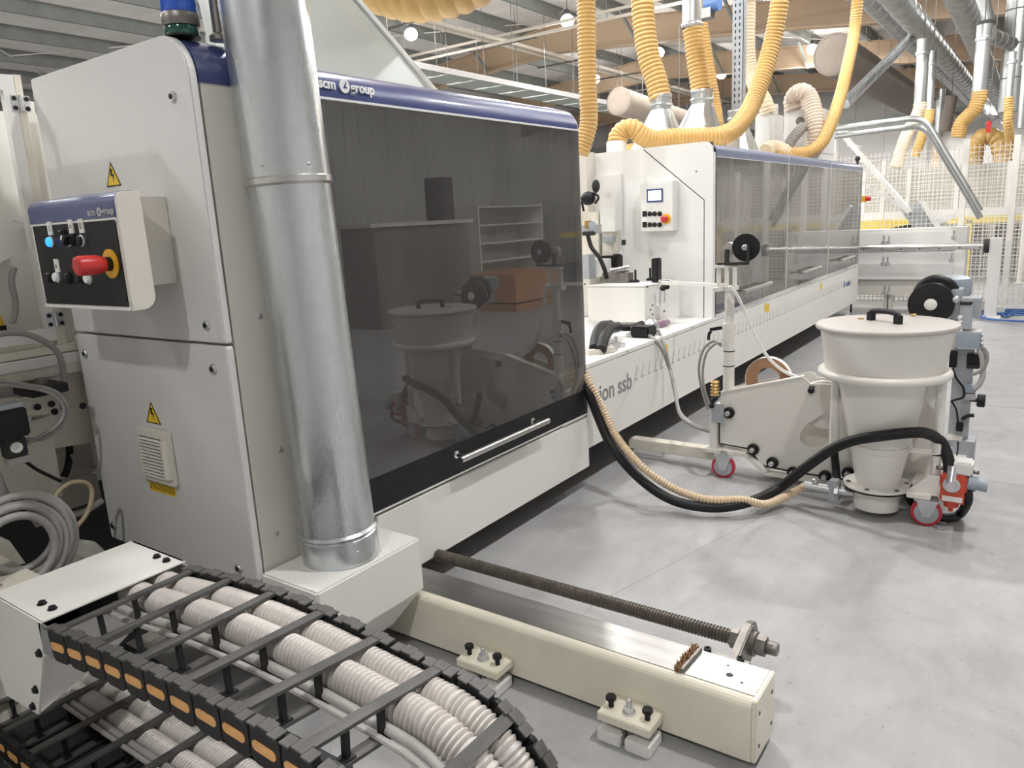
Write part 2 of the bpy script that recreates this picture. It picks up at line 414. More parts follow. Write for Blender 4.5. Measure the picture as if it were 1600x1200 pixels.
# ================================================================== the hall
HX0, HX1, HY0, HY1 = -30.0, 9.2, -10.5, 34.0
RIDGE_X, RIDGE_Z, SLOPE = -11.8, 6.78, .095
def roof_z(x): return RIDGE_Z - SLOPE * abs(x - RIDGE_X)
struct(MB().bx(HX0, HX1, HY0, HY1, -.2, 0), 'floor', 'concrete')
fl = MB()
for a, b in (((-1.36, -1.2), (-1.36, 2.35)), ((-1.36, 2.35), (-1.05, 3.6)), ((-1.05, 3.6), (-1.05, 16)), ((-1.05, 6.3), (6, 6.3)), ((-.5, 4.55), (6, 4.7)), ((-3, 12.6), (6, 12.6)), ((-1.36, .2), (6, .2))):
    fl.bar((*a, .0003), (*b, .0003), .006, .0008)
struct(fl, 'trim_1', simple('dark_floor_joint', (.36, .33, .32), .8))
rf = MB()
for sx in (HX0, HX1):
    zr, ze = RIDGE_Z + .27, roof_z(sx) + .27
    rf.quad((RIDGE_X, HY0, zr), (sx, HY0, ze), (sx, HY1, ze), (RIDGE_X, HY1, zr))
    rf.quad((RIDGE_X, HY0, zr + .1), (sx, HY0, ze + .1), (sx, HY1, ze + .1), (RIDGE_X, HY1, zr + .1))
ceil = struct(rf, 'ceiling', 'insul')
# purlins run the length of the hall under the insulation
pm = None
for k in range(-11, 12):
    x = RIDGE_X + k * 1.62 + .5
    if x > HX1 - .3: continue
    z = roof_z(x)
    mb = MB().bx(-.012, .012, HY0, HY1, 0, .25).bx(-.075, .012, HY0, HY1, -.012, 0).bx(-.012, .075, HY0, HY1, .24, .252).bx(-.075, -.065, HY0, HY1, 0, .03)
    if pm is None:
        mb2 = MB(); mb2.v = [p + Vector((x, 0, z)) for p in mb.v]; mb2.f = mb.f; mb2.sm = mb.sm
        pm = mb2.build('purlin', 'purlin', ceil); px0 = (x, z)
    else: inst(pm, (x - px0[0], 0, z - px0[1]))
# tan portal rafters with haunched apex
def rafter(y):
    pts = [HX0, -19.5, -15.5, RIDGE_X, -6, HX1]
    web = MB(); fl2 = MB()
    top = [(x, roof_z(x)) for x in pts]
    depth = [1.1, .72, .62, .72, .62, .85]
    bot = [(x, roof_z(x) - d) for x, d in zip(pts, depth)]
    for i in range(len(pts) - 1):
        web.prism([bot[i], bot[i + 1], top[i + 1], top[i]], 'xz', y - .01, y + .01)
        fl2.bar((bot[i][0], y, bot[i][1]), (bot[i + 1][0], y, bot[i + 1][1]), .3, .025)
        fl2.bar((top[i][0], y, top[i][1]), (top[i + 1][0], y, top[i + 1][1]), .3, .025)
    o = struct(web, 'rafter', 'tan', parent=ceil)
    fl2.build('rafter_flange', 'tan', o)
    for x in (-17.6, -14.2, -9.3, -6.6, -3.5, -.8):
        zb = roof_z(x) - .66
        MB().bar((x, y - .15, zb), (x - .1, y - .95, roof_z(x) + .02), .06, .06).build('fly_brace', 'purlin', o)
for y in (19.44, 25.8, 32.1): rafter(y)
# cross bracing and thin hangers
for (a, b) in (((-12, 13.5), (-6, 19.3)), ((-6, 13.5), (-12, 19.3)), ((-18, 13.5), (-12, 19.3)), ((-12, 13.5), (-18, 19.3)), ((-6, 19.5), (0, 25.7)), ((-12, 19.5), (-6, 25.7)), ((-12, 25.9), (-6, 32)), ((-6, 25.9), (-1, 32)), ((-24, 6), (-18, 12)), ((-18, 6), (-24, 12))):
    MB().cyl((*a, roof_z(a[0]) + .12), (*b, roof_z(b[0]) + .12), .016, seg=6).build('roof_brace', 'insul', ceil)
# walls
wl = struct(MB().bx(HX0, HX1, HY1, HY1 + .15, 0, 7), 'wall_far', 'wall')
pr = MB().bx(HX0, HX0 + .05, HY1 - .03, HY1, .0, 6.5).build('panel_rib', 'wall', wl)
for i in range(1, 34): inst(pr, (1.1 * i, 0, 0))
for i in range(8):
    x = -27 + 4.6 * i; MB().bx(x, x + .25, HY1 - .35, HY1 - .04, 0, 6.2).build('wall_post', 'tan', wl)
MB().bx(HX0, HX1, HY1 - .3, HY1 - .04, 4.5, 4.75).build('wall_rail', 'purlin', wl)
struct(MB().bx(HX0 - .15, HX0, HY0, HY1, 0, 7), 'wall_left', 'wall')
struct(MB().bx(HX0, HX1, HY0 - .15, HY0, 0, 7), 'wall_back', 'wall')
wr = struct(MB().bx(HX1, HX1 + .15, HY0, HY1, 0, 6), 'wall_right', 'rightwall')
rib = MB().bx(HX1 - .04, HX1, HY0 + .3, HY0 + .42, 0, 5.2).build('panel_rib', 'rightwall', wr)
for i in range(1, 80): inst(rib, (0, i * .45, 0))

# ------------------------------------------------------------------ lamps: bulb, reflector, cord and the light they give
lamp0 = None
vis = {(-9.7, 16.4): 'left of the tall straight yellow hose', (-9.7, 21.5): 'right of the second yellow hose', (-9.7, 26.6): 'between the twin hoses and the perforated post',
       (-6.28, 20.3): 'close left of the thick curving yellow hose', (-6.28, 24.8): 'above the white looped hose', (-13.0, 14.6): 'under the big yellow hose loop', (-13.0, 23.7): 'small at the edge of the tall straight hose'}
vis[(-1.84, 30.4)] = 'far off above the fence at the right'
for (x, y) in LAMP_SPOTS:
    lz = 4.2 if y == 30.4 else LAMP_Z
    if lamp0 is None:
        root = thing('high_bay_lamp', 'hanging lamp', 'lamp', (0, 0, 0), 'lamps hanging under the roof')
        MB().ball((0, 0, .0), .16, sc=(1, 1, .9)).build('bulb', 'lampglow', root)
        MB().cyl((0, 0, .12), (0, 0, .24), .055, seg=10).build('lamp_holder', 'dark', root)
        MB().cyl((0, 0, .24), (0, 0, .62), .012, seg=6).build('cord', 'wire', root)
        lamp0 = root; r = root
    else: r = copy_tree(lamp0)
    r.location = (x, y, lz); 
    if y == 30.4: MB().cyl((x, y, lz + .6), (x, y, roof_z(x) + .25), .012, seg=6).build('cord', 'wire', r) if ORG.setdefault(r, Vector((x, y, lz))) else None
    if (x, y) in vis: r['label'] = 'glowing high bay lamp hanging ' + vis[(x, y)]; r['group'] = 'lamps in view under the roof'
    else: r['label'] = 'high bay lamp hanging under the roof behind the viewer or machines'
    ld = bpy.data.lights.new('lamp_light', 'SPOT'); ld.energy = LAMP_W; ld.color = LAMP_COL; ld.shadow_soft_size = .13; ld.spot_size = math.radians(178); ld.spot_blend = .12
    lo = bpy.data.objects.new('lamp_light', ld); COL.objects.link(lo); lo.parent = r; lo.location = (0, 0, -.2)
    gd = bpy.data.lights.new('glow_light', 'POINT'); gd.energy = LAMP_W * .10; gd.color = LAMP_COL; gd.shadow_soft_size = .1
    go = bpy.data.objects.new('glow_light', gd); COL.objects.link(go); go.parent = r; go.location = (0, 0, -.27)

# ------------------------------------------------------------------ sprinkler pipes, tray, hangers
def pipe(name, label, cat, pts, r, mat, group=None, seg=10):
    o = MB().tube(pts, r, seg, smooth=False).build(name, mat); return tag(o, label, cat, group)
a = at(646, 97, Z=5.75); yA = a.y
pr_ = thing('sprinkler_pipe', 'upper white pipe pair crossing the roof from left to right', 'pipe', (a.x, yA, 5.75))
for dz in (0, .16):
    MB().cyl((a.x - 3, yA, 5.75 + dz), (2, yA, 5.75 + dz), .035, seg=10).build('pipe', 'pipewhite', pr_)
hg = MB()
for i in range(7): hg.cyl((a.x + 1 + i * 2.4, yA, 5.7), (a.x + 1 + i * 2.4, yA, 6.6), .01, seg=5)
hg.build('hanger', 'wire', pr_, kind='stuff')
b = at(869, 92, Z=5.85)
pb = thing('sprinkler_pipe', 'white pipe pair running away under the tan rafter', 'pipe', (b.x, b.y, 5.85))
for dx in (0, .28):
    MB().cyl((b.x + dx, 9, 5.85), (b.x + dx, 33.5, 5.85), .045, seg=10).build('pipe', 'pipewhite', pb)
cr = MB().bar((b.x - .9, 10, 5.8), (b.x + 1.2, 10, 5.8), .05, .04).build('pipe_bracket', 'steel', pb)
for i in range(1, 8): inst(cr, (0, i * 3.2, 0))
# hanging tray
t0 = at(700, 128, Z=4.6)
tr = thing('cable_tray', 'pale green tray hung on thin wires below the rafters', 'cable tray', (t0.x, t0.y, 4.6))
MB().bx(t0.x - .3, t0.x - .25, 8, 33.5, 4.6, 4.72).build('side_rail', 'wire', tr)
MB().bx(t0.x + .55, t0.x + .6, 8, 33.5, 4.6, 4.72).build('side_rail', 'wire', tr)
pn = MB().bx(t0.x - .25, t0.x + .55, 9.1, 9.95, 4.6, 4.62).build('tray_panel', 'tray', tr)
for i in range(1, 24): inst(pn, (0, i * 1.02, 0))
hw = MB()
for i in range(18):
    for dx in (-.28, .58): hw.cyl((t0.x + dx, 8.6 + i * 1.4, 4.7), (t0.x + dx, 8.6 + i * 1.4, 6.8), .008, seg=4)
hw.build('hanger_wire', 'wire', tr, kind='stuff')

# ------------------------------------------------------------------ round air ducts at the right
def spiral(name, label, p0, p1, r, mat='galvduct', cat='duct', pitch=.55, group=None):
    p0, p1 = Vector(p0), Vector(p1); root = thing(name, label, cat, tuple(p0), group)
    MB().cyl(p0, p1, r, seg=28).build('duct_tube', mat, root)
    L = (p1 - p0).length; t = (p1 - p0).normalized(); n = int(L / pitch)
    ring = None
    for i in range(1, n):
        if ring is None: ring = MB().lathe(p0 + t * pitch, [(r, -.012), (r + .012, 0), (r, .012)], 24, t, caps=False).build('seam_ring', mat, root)
        else: inst(ring, t * ((i - 1) * pitch))
    return root
zD = 4.3
q0 = at(1402, 0, Z=zD)
main = spiral('spiral_duct', 'large spiral galvanised duct running away at upper right', (q0.x, 4.5, zD), (q0.x, 33.5, zD), .175)
q1 = at(1358, 0, Z=zD + .45)
spiral('spiral_duct', 'thinner duct behind the large spiral duct', (q1.x, 5.5, zD + .45), (q1.x, 33.5, zD + .45), .14)
q2 = at(1530, 60, Z=4.0)
spiral('spiral_duct', 'spiral duct leaning down beside the right edge of the photo', (q2.x - .1, q2.y - 3, 4.25), (q2.x - .3, min(33.5, q2.y + 16), 3.9), .17, pitch=.45)
q3 = at(1590, 40, Z=4.3)
spiral('vertical_duct', 'wide vertical duct at the top right corner', (q3.x, q3.y, 2.9), (q3.x, q3.y, 5.5), .19)
c0 = at(1545, 55, Z=4.0); c1 = at(1625, 85, Z=4.0)
spiral('spiral_duct', 'short galvanised branch pipe reaching the right edge', c0, c1, .11, pitch=.3)
c0 = at(1520, -40, Z=5.0)
spiral('duct_riser', 'bent riser pipe above the duct junction at the right', c0, at(1536, 40, Z=4.15), .17, pitch=2)
# slanting branch down to the left
b0 = at(1425, 58, Y=q0.y + 2.2); b1 = at(1320, 162, Y=q0.y + .6)
spiral('branch_duct', 'slanting galvanised branch pipe before the taupe fabric duct', b0, b1, .085, 'galv', pitch=1.6)
# vertical drops that end in yellow hoses
def drop(px, ptop, pbot, Y, r, label, hose=None, hlabel=None, hr=None, hmat='yellowhose'):
    p0 = at(px, ptop, Y=Y); p1 = at(px, pbot, Y=Y); p0.x = p1.x
    root = thing('drop_duct', label, 'duct', tuple(p1))
    MB().cyl(p1, p0, r, seg=20).build('duct_tube', 'galvbright', root)
    MB().lathe(p1 + Vector((0, 0, (p0.z - p1.z) * .8)), [(r, -.03), (r + .015, -.02), (r + .015, .02), (r, .03)], 20, caps=False).build('collar', 'galv', root)
    MB().cyl(p0 - Vector((0, 0, .1)), (p0.x, p0.y, roof_z(p0.x) + .2), .008, seg=5).build('hanger_wire', 'wire', root)
    if hose:
        pts = [p1 + Vector((0, 0, .07)), p1] + [at(x, y, Y=Y + dy) for x, y, dy in hose]
        tag(MB().corr(pts, hr or r * 1.08, .035, .008, 16).build('suction_hose', hmat), hlabel, 'hose')
YD = q0.y + 1.0
drop(1437, 62, 168, YD, .088, 'vertical galvanised drop pipe below the large spiral duct', [(1432, 182, 0), (1415, 215, -.1), (1400, 262, -.2)], 'pale striped hose under the vertical drop pipe', hmat='palehose')
drop(1452, 80, 178, YD + 1.6, .055, 'slim vertical pipe beside the drop pipe', [(1450, 190, 0), (1440, 215, 0), (1430, 245, 0)], 'amber hose end behind the pale striped hose', hr=.085)
drop(1466, 140, 215, YD + 7, .09, 'short distant vertical pipe behind the fence')
MB_amb = MB().cyl(at(1487, 150, Y=YD + 6), at(1476, 205, Y=YD + 6), .12, seg=14).build('suction_hose', 'fabric'); tag(MB_amb, 'short brown hanging sleeve behind the fence', 'hose')
MB().cyl(at(1487, 152, Y=YD + 6), at(1487, 152, Y=YD + 6) + Vector((0, 0, 3)), .008, seg=5).build('hanger_wire', 'wire', MB_amb)
drop(1530, 40, 150, YD - .2, .097, 'bright vertical pipe right of the large spiral duct', [(1528, 158, 0), (1522, 172, 0), (1503, 192, 0), (1497, 215, 0)], 'bright yellow elbow hose hanging at the right above the fence')
drop(1576, 82, 160, YD - .6, .048, 'narrow vertical pipe next to the right edge', [(1576, 172, 0), (1575, 195, 0), (1580, 235, .3)], 'straight yellow hose at the right edge above the fence', hr=.062)
drop(1594, 75, 200, YD - .8, .04, 'thin white pipe on the right edge')
# small red fitting and far yellow hump
tag(MB().box(at(1545, 200, Y=15), (.07, .09, .14)).ball(at(1545, 193, Y=15), .045).build('valve_handle', 'red'), 'small red valve handle above the fence', 'valve')
vh_ = [o for o in COL.objects if o.name.startswith('valve_handle')][0]
MB().cyl(at(1545, 193, Y=15), at(1545, 193, Y=15) + Vector((0, 0, 3.1)), .006, seg=5).build('hanger_wire', 'wire', vh_)
hp = [at(x, y, Y=18.2) for x, y in ((1519, 275), (1523, 240), (1531, 218), (1545, 212), (1560, 222), (1566, 248), (1568, 275))]
tag(MB().corr(hp, .17, .12, .02, 16).build('suction_hose', 'yellowhose'), 'far yellow hose arch behind the fence mesh', 'hose')
# fabric ducts
def sock(label, p0, p1, r, mat):
    p0, p1 = Vector(p0), Vector(p1); t = (p1 - p0).normalized(); L = (p1 - p0).length
    root = thing('fabric_duct', label, 'duct', tuple(p0))
    prof = [(r * .93, 0)]
    for i in range(int(L / .35)): prof += [(r, i * .35 + .04), (r * .985, i * .35 + .2)]
    MB().lathe(p0, prof, 30, t).build('sleeve', mat, root)
    MB().lathe(p0, [(.001, -.05), (r * .5, -.04), (r * .8, -.02), (r * .93, 0)], 30, t).build('end_cap', mat, root)
    hw_ = MB()
    for i in range(1, int(L / 1.4)):
        c_ = p0 + t * (i * 1.4); hw_.cyl(c_ + Vector((0, 0, r * .9)), (c_.x, c_.y, roof_z(c_.x) + .2), .006, seg=4)
    hw_.build('hanger_wire', 'wire', root, kind='stuff')
    MB().lathe(p0, [(r * .93, -.01), (r * 1.02, .015), (r * .97, .06)], 30, t, caps=False).build('seam', mat, root)
sk0 = at(1303, 85, Z=4.4)
sock('taupe fabric air duct with a rounded end at upper right', sk0, (sk0.x + .25, min(33.5, sk0.y + 17), 4.3), .40, 'fabric')
sk1 = at(966, 158, Z=3.7)
sock('pale fabric air duct with a slack end behind the hoses', sk1, at(1140, 215, Z=3.3), .27, 'fabricpale')

# ================================================================== first machine module
XF = -2.0                                   # plane of the machine fronts
cab = thing('electrical_cabinet', 'tall white electrical cabinet with two end doors, vent and bolt sticker', 'cabinet', (-2.47, 1.31, 0))
def cap_profile(x0, z0, z1, r, off=0.0, seg=8):
    """end outline of a cover: flat top that rolls over to the front"""
    pts = [(x0, z0), (XF + off, z0)]
    for k in range(seg + 1):
        a = PI / 2 * k / seg; pts.append((XF + off - r + r * math.cos(a), z1 + off - r + r * math.sin(a)))
    pts.append((x0, z1 + off)); return pts
MB().prism(cap_profile(-2.92, .36, 2.055, .12), 'xz', 1.342, 1.76).build('body', 'beige', cab)
MB().bx(-2.86, -2.06, 1.40, 1.76, 0, .36).build('plinth', 'dark', cab)
MB().prism(cap_profile(-2.935, 1.182, 2.062, .125, .002), 'xz', 1.308, 1.335).build('door', 'shadewhite', cab, bev=.004)
MB().prism(rrect(-2.935, -1.998, .36, 1.174, .012), 'xz', 1.308, 1.335).build('door', 'shadewhite', cab, bev=.003)
def band(y0, y1, ztop, zbot, r, mat, name, parent, off=.003):
    outer = [(XF + off, zbot)]; inner = [(XF - .004, zbot)]
    for k in range(11):
        a = PI / 2 * k / 10
        outer.append((XF + off - r + r * math.cos(a), ztop + off - r + r * math.sin(a)))
        inner.append((XF - .004 - r + r * math.cos(a), ztop - .004 - r + r * math.sin(a)))
    outer.append((XF - r - .06, ztop + off)); inner.append((XF - r - .06, ztop - .004))
    mb = MB(); n = len(outer)
    vs = [(p[0], y0, p[1]) for p in outer] + [(p[0], y1, p[1]) for p in outer]
    mb.add(vs, [(k, k + 1, n + k + 1, n + k) for k in range(n - 1)], True)
    for y in (y0, y1):
        mb.add([(p[0], y, p[1]) for p in outer] + [(p[0], y, p[1]) for p in inner], [(k, k + 1, n + k + 1, n + k) for k in range(n - 1)])
    mb.add([(outer[0][0], y0, zbot), (outer[0][0], y1, zbot), (inner[0][0], y1, zbot), (inner[0][0], y0, zbot)], [(0, 1, 2, 3)])
    return mb.build(name, mat, parent)
band(1.337, 1.76, 2.057, 1.926, .12, 'navy', 'top_band', cab)
def disc_lock(p, parent, axis='y', r=.016):
    p = Vector(p); d = Vector((0, -1, 0)) if axis == 'y' else Vector((1, 0, 0))
    o = MB().lathe(p, [(r, 0), (r, .005), (r * .82, .009), (r * .5, .009)], 20, d).build('lock', 'zinc', parent)
    MB().lathe(p + d * .009, [(r * .48, 0), (r * .48, .002)], 14, d).build('lock_core', 'black', o)
for (x, z) in ((-2.087, 1.896), (-2.077, 1.236), (-2.88, 1.102), (-2.075, 1.101), (-2.896, .42), (-2.088, .433)):
    disc_lock((x, 1.308, z), cab)
def bolt_sticker(cx, zt, zb, hw, y, parent):
    zt2, h = zt, zt - zb
    o = MB().prism([(cx - hw, zb), (cx + hw, zb), (cx, zt)], 'xz', y - .0012, y).build('warning_sticker', 'sticker', parent)
    bd = MB(); pts = [(cx - hw, zb), (cx + hw, zb), (cx, zt)]; k = .86; cz = zb + h / 3
    inn = [(cx + (p[0] - cx) * k, cz + (p[1] - cz) * k) for p in pts]
    for i in range(3):
        j = (i + 1) % 3; bd.prism([pts[i], pts[j], inn[j], inn[i]], 'xz', y - .0018, y - .0002)
    s = h
    bd.prism([(cx - .01 * s / .08, zb + .72 * s), (cx + .004 * s / .08, zb + .72 * s), (cx + .0 * s, zb + .5 * s), (cx + .011 * s / .08, zb + .5 * s), (cx + .003 * s / .08, zb + .16 * s), (cx + .002 * s / .08, zb + .42 * s), (cx - .01 * s / .08, zb + .42 * s)], 'xz', y - .0018, y - .0002)
    bd.build('bolt_mark', 'black', o)
bolt_sticker(-2.489, 1.750, 1.674, .045, 1.308, cab)
bolt_sticker(-2.477, .957, .880, .046, 1.308, cab)
# vent grille
vx0, vx1, vz0, vz1 = -2.587, -2.374, .665, .862
vg = MB().prism(rrect(vx0, vx1, vz0, vz1, .008), 'xz', 1.292, 1.308).build('vent_frame', 'beige', cab, bev=.004)
MB().bx(vx0 + .028, vx1 - .048, 1.2905, 1.2915, vz0 + .02, vz1 - .03).build('vent_recess', 'dark', vg)
for i in range(12):
    z = vz0 + .026 + i * .0122
    MB().box(((vx0 + vx1) / 2 - .01, 1.287, z), (.135, .009, .0022), Matrix.Rotation(.6, 3, 'X')).build('slat', 'beige', vg)
MB().lathe((vx1 - .028, 1.292, vz0 + .03), [(.016, 0), (.016, .135)], 12, (0, 0, 1)).build('vent_clip', 'beige', vg)
st = MB().bx(-2.574, -2.405, 1.3068, 1.308, .622, .655).build('instruction_sticker', 'sticker', cab)
ln = MB()
for z in (.632, .638, .644, .650):
    x = -2.569
    while x < -2.42:
        l = random.uniform(.008, .022); ln.bx(x, min(x + l, -2.41), 1.3060, 1.3068, z - .0012, z + .0012); x += l + .004
ln.build('print', 'black', st)
for (y, z) in ((1.455, .81), (1.40, .536), (1.44, 1.25)):
    MB().lathe((XF, y, z), [(.009, 0), (.009, .003), (.005, .006)], 12, (1, 0, 0)).build('screw', 'zinc', cab)

# ------------------------------------------------------------------ operator box on the cabinet end
ob = thing('operator_box', 'white operator box with black face, red stop and blue light on cabinet end', 'control panel', (-2.36, 1.31, 1.3))
fx0, fx1, fy = -2.632, -2.098, 1.098
prof = [(fy, 1.566), (fy, 1.60)]
for k in range(7):
    a = PI - PI / 2 * k / 6; prof.append((fy + .03 + .03 * math.cos(a), 1.606 + .03 * math.sin(a)))
prof += [(1.172, 1.636), (1.172, 1.345)]
for k in range(7):
    a = -PI / 2 * k / 6; prof.append((1.132 + .04 * math.cos(a), 1.345 + .04 * math.sin(a)))
prof += [(fy, 1.305)]
MB().prism(prof, 'yz', fx0, fx1 ).build('housing', 'beige', ob, bev=.002)
MB().bx(-2.5, -2.20, 1.172, 1.308, 1.365, 1.625).build('bracket', 'beige', ob, bev=.003)
face = MB().bx(fx0 + .018, fx1 - .014, fy - .003, fy + .001, 1.318, 1.558).build('face_plate', 'black', ob)
MB().bx(fx0 + .01, fx1 - .008, fy - .005, fy, 1.559, 1.564).build('trim_strip', 'bright', ob)
MB().bx(fx0 + .01, fx1 - .008, fy - .005, fy, 1.307, 1.316).build('trim_strip', 'bright', ob)
bp = [(fy - .003, 1.566)]
for k in range(9):
    a = PI - PI / 2 * k / 8; bp.append((fy + .031 + .034 * math.cos(a), 1.603 + .034 * math.sin(a)))
bp += [(1.15, 1.6375), (1.15, 1.633), (fy + .004, 1.6), (fy + .004, 1.566)]
bnd = MB().prism(bp, 'yz', fx0 + .004, fx1 - .006).build('top_band', 'navy', ob)
text('scm', .028, (-2.252, fy - .0035, 1.575), (1, 0, 0), (0, 0, 1), 'paleprint', bnd, bold=.0006)
text('group', .028, (-2.173, fy - .0035, 1.575), (1, 0, 0), (0, 0, 1), 'paleprint', bnd, bold=.0006)
lg = MB().lathe((-2.186, fy - .0035, 1.583), [(.0125, 0), (.0125, .0015)], 20, (0, -1, 0)).build('logo_disc', 'paleprint', bnd)
def logo_mark(c, s, y, parent, mat, plane='xz'):
    pts = [(-.45, -.5), (.6, -.5), (.45, -.2), (.15, -.2), (.55, .75), (.3, .75)]
    if plane == 'xz': MB().prism([(c[0] + p[0] * s, c[1] + p[1] * s) for p in pts], 'xz', y - .001, y).build('logo_mark', mat, parent)
    else: MB().prism([(c[0] + p[0] * s, c[1] + p[1] * s) for p in pts], 'yz', y, y + .001).build('logo_mark', mat, parent)
logo_mark((-2.186, 1.583), .009, fy - .005, bnd, 'navy')
def push(px, py, mat, r=.014, h=.01, ring='zinc', name='button'):
    p = at(px, py, Y=fy - .003)
    o = MB().lathe(p, [(r * 1.25, 0), (r * 1.25, .006), (r, .008)], 20, (0, -1, 0)).build('button_ring', ring, ob)
    MB().lathe(p + Vector((0, -.006, 0)), [(r, 0), (r, h * .7), (r * .8, h)], 20, (0, -1, 0)).build(name, mat, o); return o, p
def plate(px, py, mark):
    p = at(px, py, Y=fy - .003)
    o = MB().bx(p.x - .013, p.x + .013, p.y - .004, p.y, p.z - .02, p.z + .02).build('label_plate', 'paper', ob)
    text(mark, .026, (p.x - .007, p.y - .004, p.z - .009), (1, 0, 0), (0, 0, 1), 'black', o, name='symbol', ext=.0006)
push(82, 378, 'blueled'); plate(79, 357, '1')
push(110, 376, 'black'); so, sp = push(115, 374, 'black', ring='black', name='selector_base')
MB().box(sp + Vector((0, -.018, .0)), (.012, .024, .030), Matrix.Rotation(.7, 3, 'Y')).build('selector_knob', 'black', so)
MB().box(sp + Vector((-.006, -.031, .006)), (.006, .003, .014), Matrix.Rotation(.7, 3, 'Y')).build('selector_mark', 'whiteprint', so); plate(112, 354, '=')
push(130, 376, 'black'); plate(128, 353, '0')
push(92, 433, 'whiteprint'); plate(90, 415, 'n'); push(141, 435, 'whiteprint'); plate(138, 415, 'o')
for px, py in ((80, 433), (109, 434), (127, 434), (100, 367)): push(px, py, 'black', ring='black')
p = at(174, 412, Y=fy - .003)
es = MB().lathe(p, [(.041, 0), (.041, .004), (.03, .004)], 28, (0, -1, 0)).build('stop_collar', 'yellow', ob)
MB().lathe(p, [(.02, .004), (.02, .022)], 20, (0, -1, 0)).build('stop_neck', 'black', es)
MB().lathe(p, [(.021, .02), (.023, .028), (.027, .04), (.028, .085), (.026, .094), (.018, .098)], 24, (0, -1, 0)).build('stop_button', 'red', es)
for px, py in ((182, 344), (205, 474), (72, 468)):
    q = at(px, py, Y=fy - .003); MB().lathe(q, [(.005, 0), (.005, .002)], 10, (0, -1, 0)).build('screw', 'zinc', ob)

# ------------------------------------------------------------------ signal tower and pole on the cabinet roof
s0 = at(286, 60, Z=2.062)
tw = thing('signal_tower', 'signal tower with blue over dark green lens on the cabinet roof', 'signal light', (s0.x, s0.y, 2.06))
R_ = .049
for name, mat, z0, z1, r in (('base_ring', 'black', 0, .004, R_), ('green_lens', 'greenlens', .004, .030, R_ * .95), ('collar', 'steel', .030, .064, R_ * 1.06), ('blue_lens', 'bluelens', .064, .124, R_), ('collar', 'steel', .124, .145, R_ * 1.05), ('cap', 'black', .145, .165, R_)):
    MB().lathe(s0, [(r * .96, z0), (r, z0 + .004), (r, z1 - .004), (r * .96, z1)], 28).build(name, mat, tw)
p0 = at(344, 64, Z=2.062)
po = thing('conduit_pole', 'dark round conduit pole beside the signal tower', 'pole', (p0.x, p0.y, 2.06))
MB().cyl(p0, p0 + Vector((-.02, 0, 1.2)), .018, seg=14).build('tube', 'steel', po)
MB().lathe(p0, [(.03, 0), (.03, .012), (.02, .02)], 18).build('flange', 'steel', po)

# ------------------------------------------------------------------ big smoked hood
hd = thing('machine_hood', 'large machine hood with smoked window and blue top band behind the flue pipe', 'machine hood', (-2.5, 2.65, .14))
HY_0, HY_1 = 1.765, 3.452
zb, zt = .452, 1.924
band(HY_0, HY_1 - .01, 2.03, 1.926, .10, 'navy', 'top_band', hd)
MB().bx(-3.15, -2.158, HY_0, HY_1, 2.0, 2.025).build('roof_panel', 'white', hd)
MB().bx(-3.15, -3.12, HY_0, HY_1, .3, 2.0).build('back_panel', 'inside', hd)
MB().bx(-3.12, -2.02, HY_0, HY_0 + .02, .3, 2.0).build('side_panel', 'inside', hd)
MB().prism(cap_profile(-3.15, .30, 2.03, .10), 'xz', HY_1 - .014, HY_1).build('side_panel', 'white', hd)
MB().bx(-3.12, -2.03, HY_0, HY_1, .28, .30).build('floor_panel', 'inside', hd)
wd = MB().bx(XF - .004, XF + .002, HY_0, HY_1, zb, zt).build('window', 'glass', hd)
MB().bx(XF + .0022, XF + .004, HY_0, HY_1 - .002, zb, .585).build('window_border', 'black', wd, label='black border along the foot of the smoked window')
MB().bx(XF - .012, XF - .006, HY_1 - .10, HY_1 - .014, .585, zt).build('window_border', 'dark', wd)
MB().bx(XF - .006, XF + .005, HY_0, HY_1, zt - .002, zt + .006).build('trim_strip', 'bright', hd)
MB().bx(XF - .014, XF + .006, HY_0, HY_1, .444, .451).build('trim_strip', 'bright', hd)
# pull bar
h = thing
hb = MB().cyl((XF + .062, 2.285, .535), (XF + .062, 2.965, .535), .0145, seg=18).build('pull_bar', 'brushed', hd)
for y in (2.33, 2.915):
    MB().lathe((XF + .002, y, .538), [(.017, 0), (.017, .004), (.008, .006), (.008, .05)], 16, (1, 0, 0)).build('standoff', 'chrome', hb)
text('scm', .047, (XF + .0055, 1.770, 1.958), (0, 1, 0), (0, 0, 1), 'whiteprint', hd, bold=.001, ext=.002)
lgx = MB().lathe((XF + .004, 1.884, 1.972), [(.0225, 0), (.0225, .003)], 24, (1, 0, 0)).build('logo_disc', 'whiteprint', hd)
logo_mark((1.884, 1.973), .016, XF + .0072, lgx, 'navy', 'yz')
text('group', .047, (XF + .0055, 1.912, 1.958), (0, 1, 0), (0, 0, 1), 'whiteprint', hd, bold=.001, ext=.002)
# skirt beam below the window
sk = thing('machine_skirt', 'long white skirt beam under the large smoked window', 'panel', (-2.0, 2.63, .14))
MB().bx(-2.035, XF + .004, 1.79, 3.456, .142, .432).build('skirt_panel', 'white', sk, bev=.004)
MB().bx(-2.9, -2.035, 1.86, 3.40, .20, .28).build('under_tray', 'inside', sk)
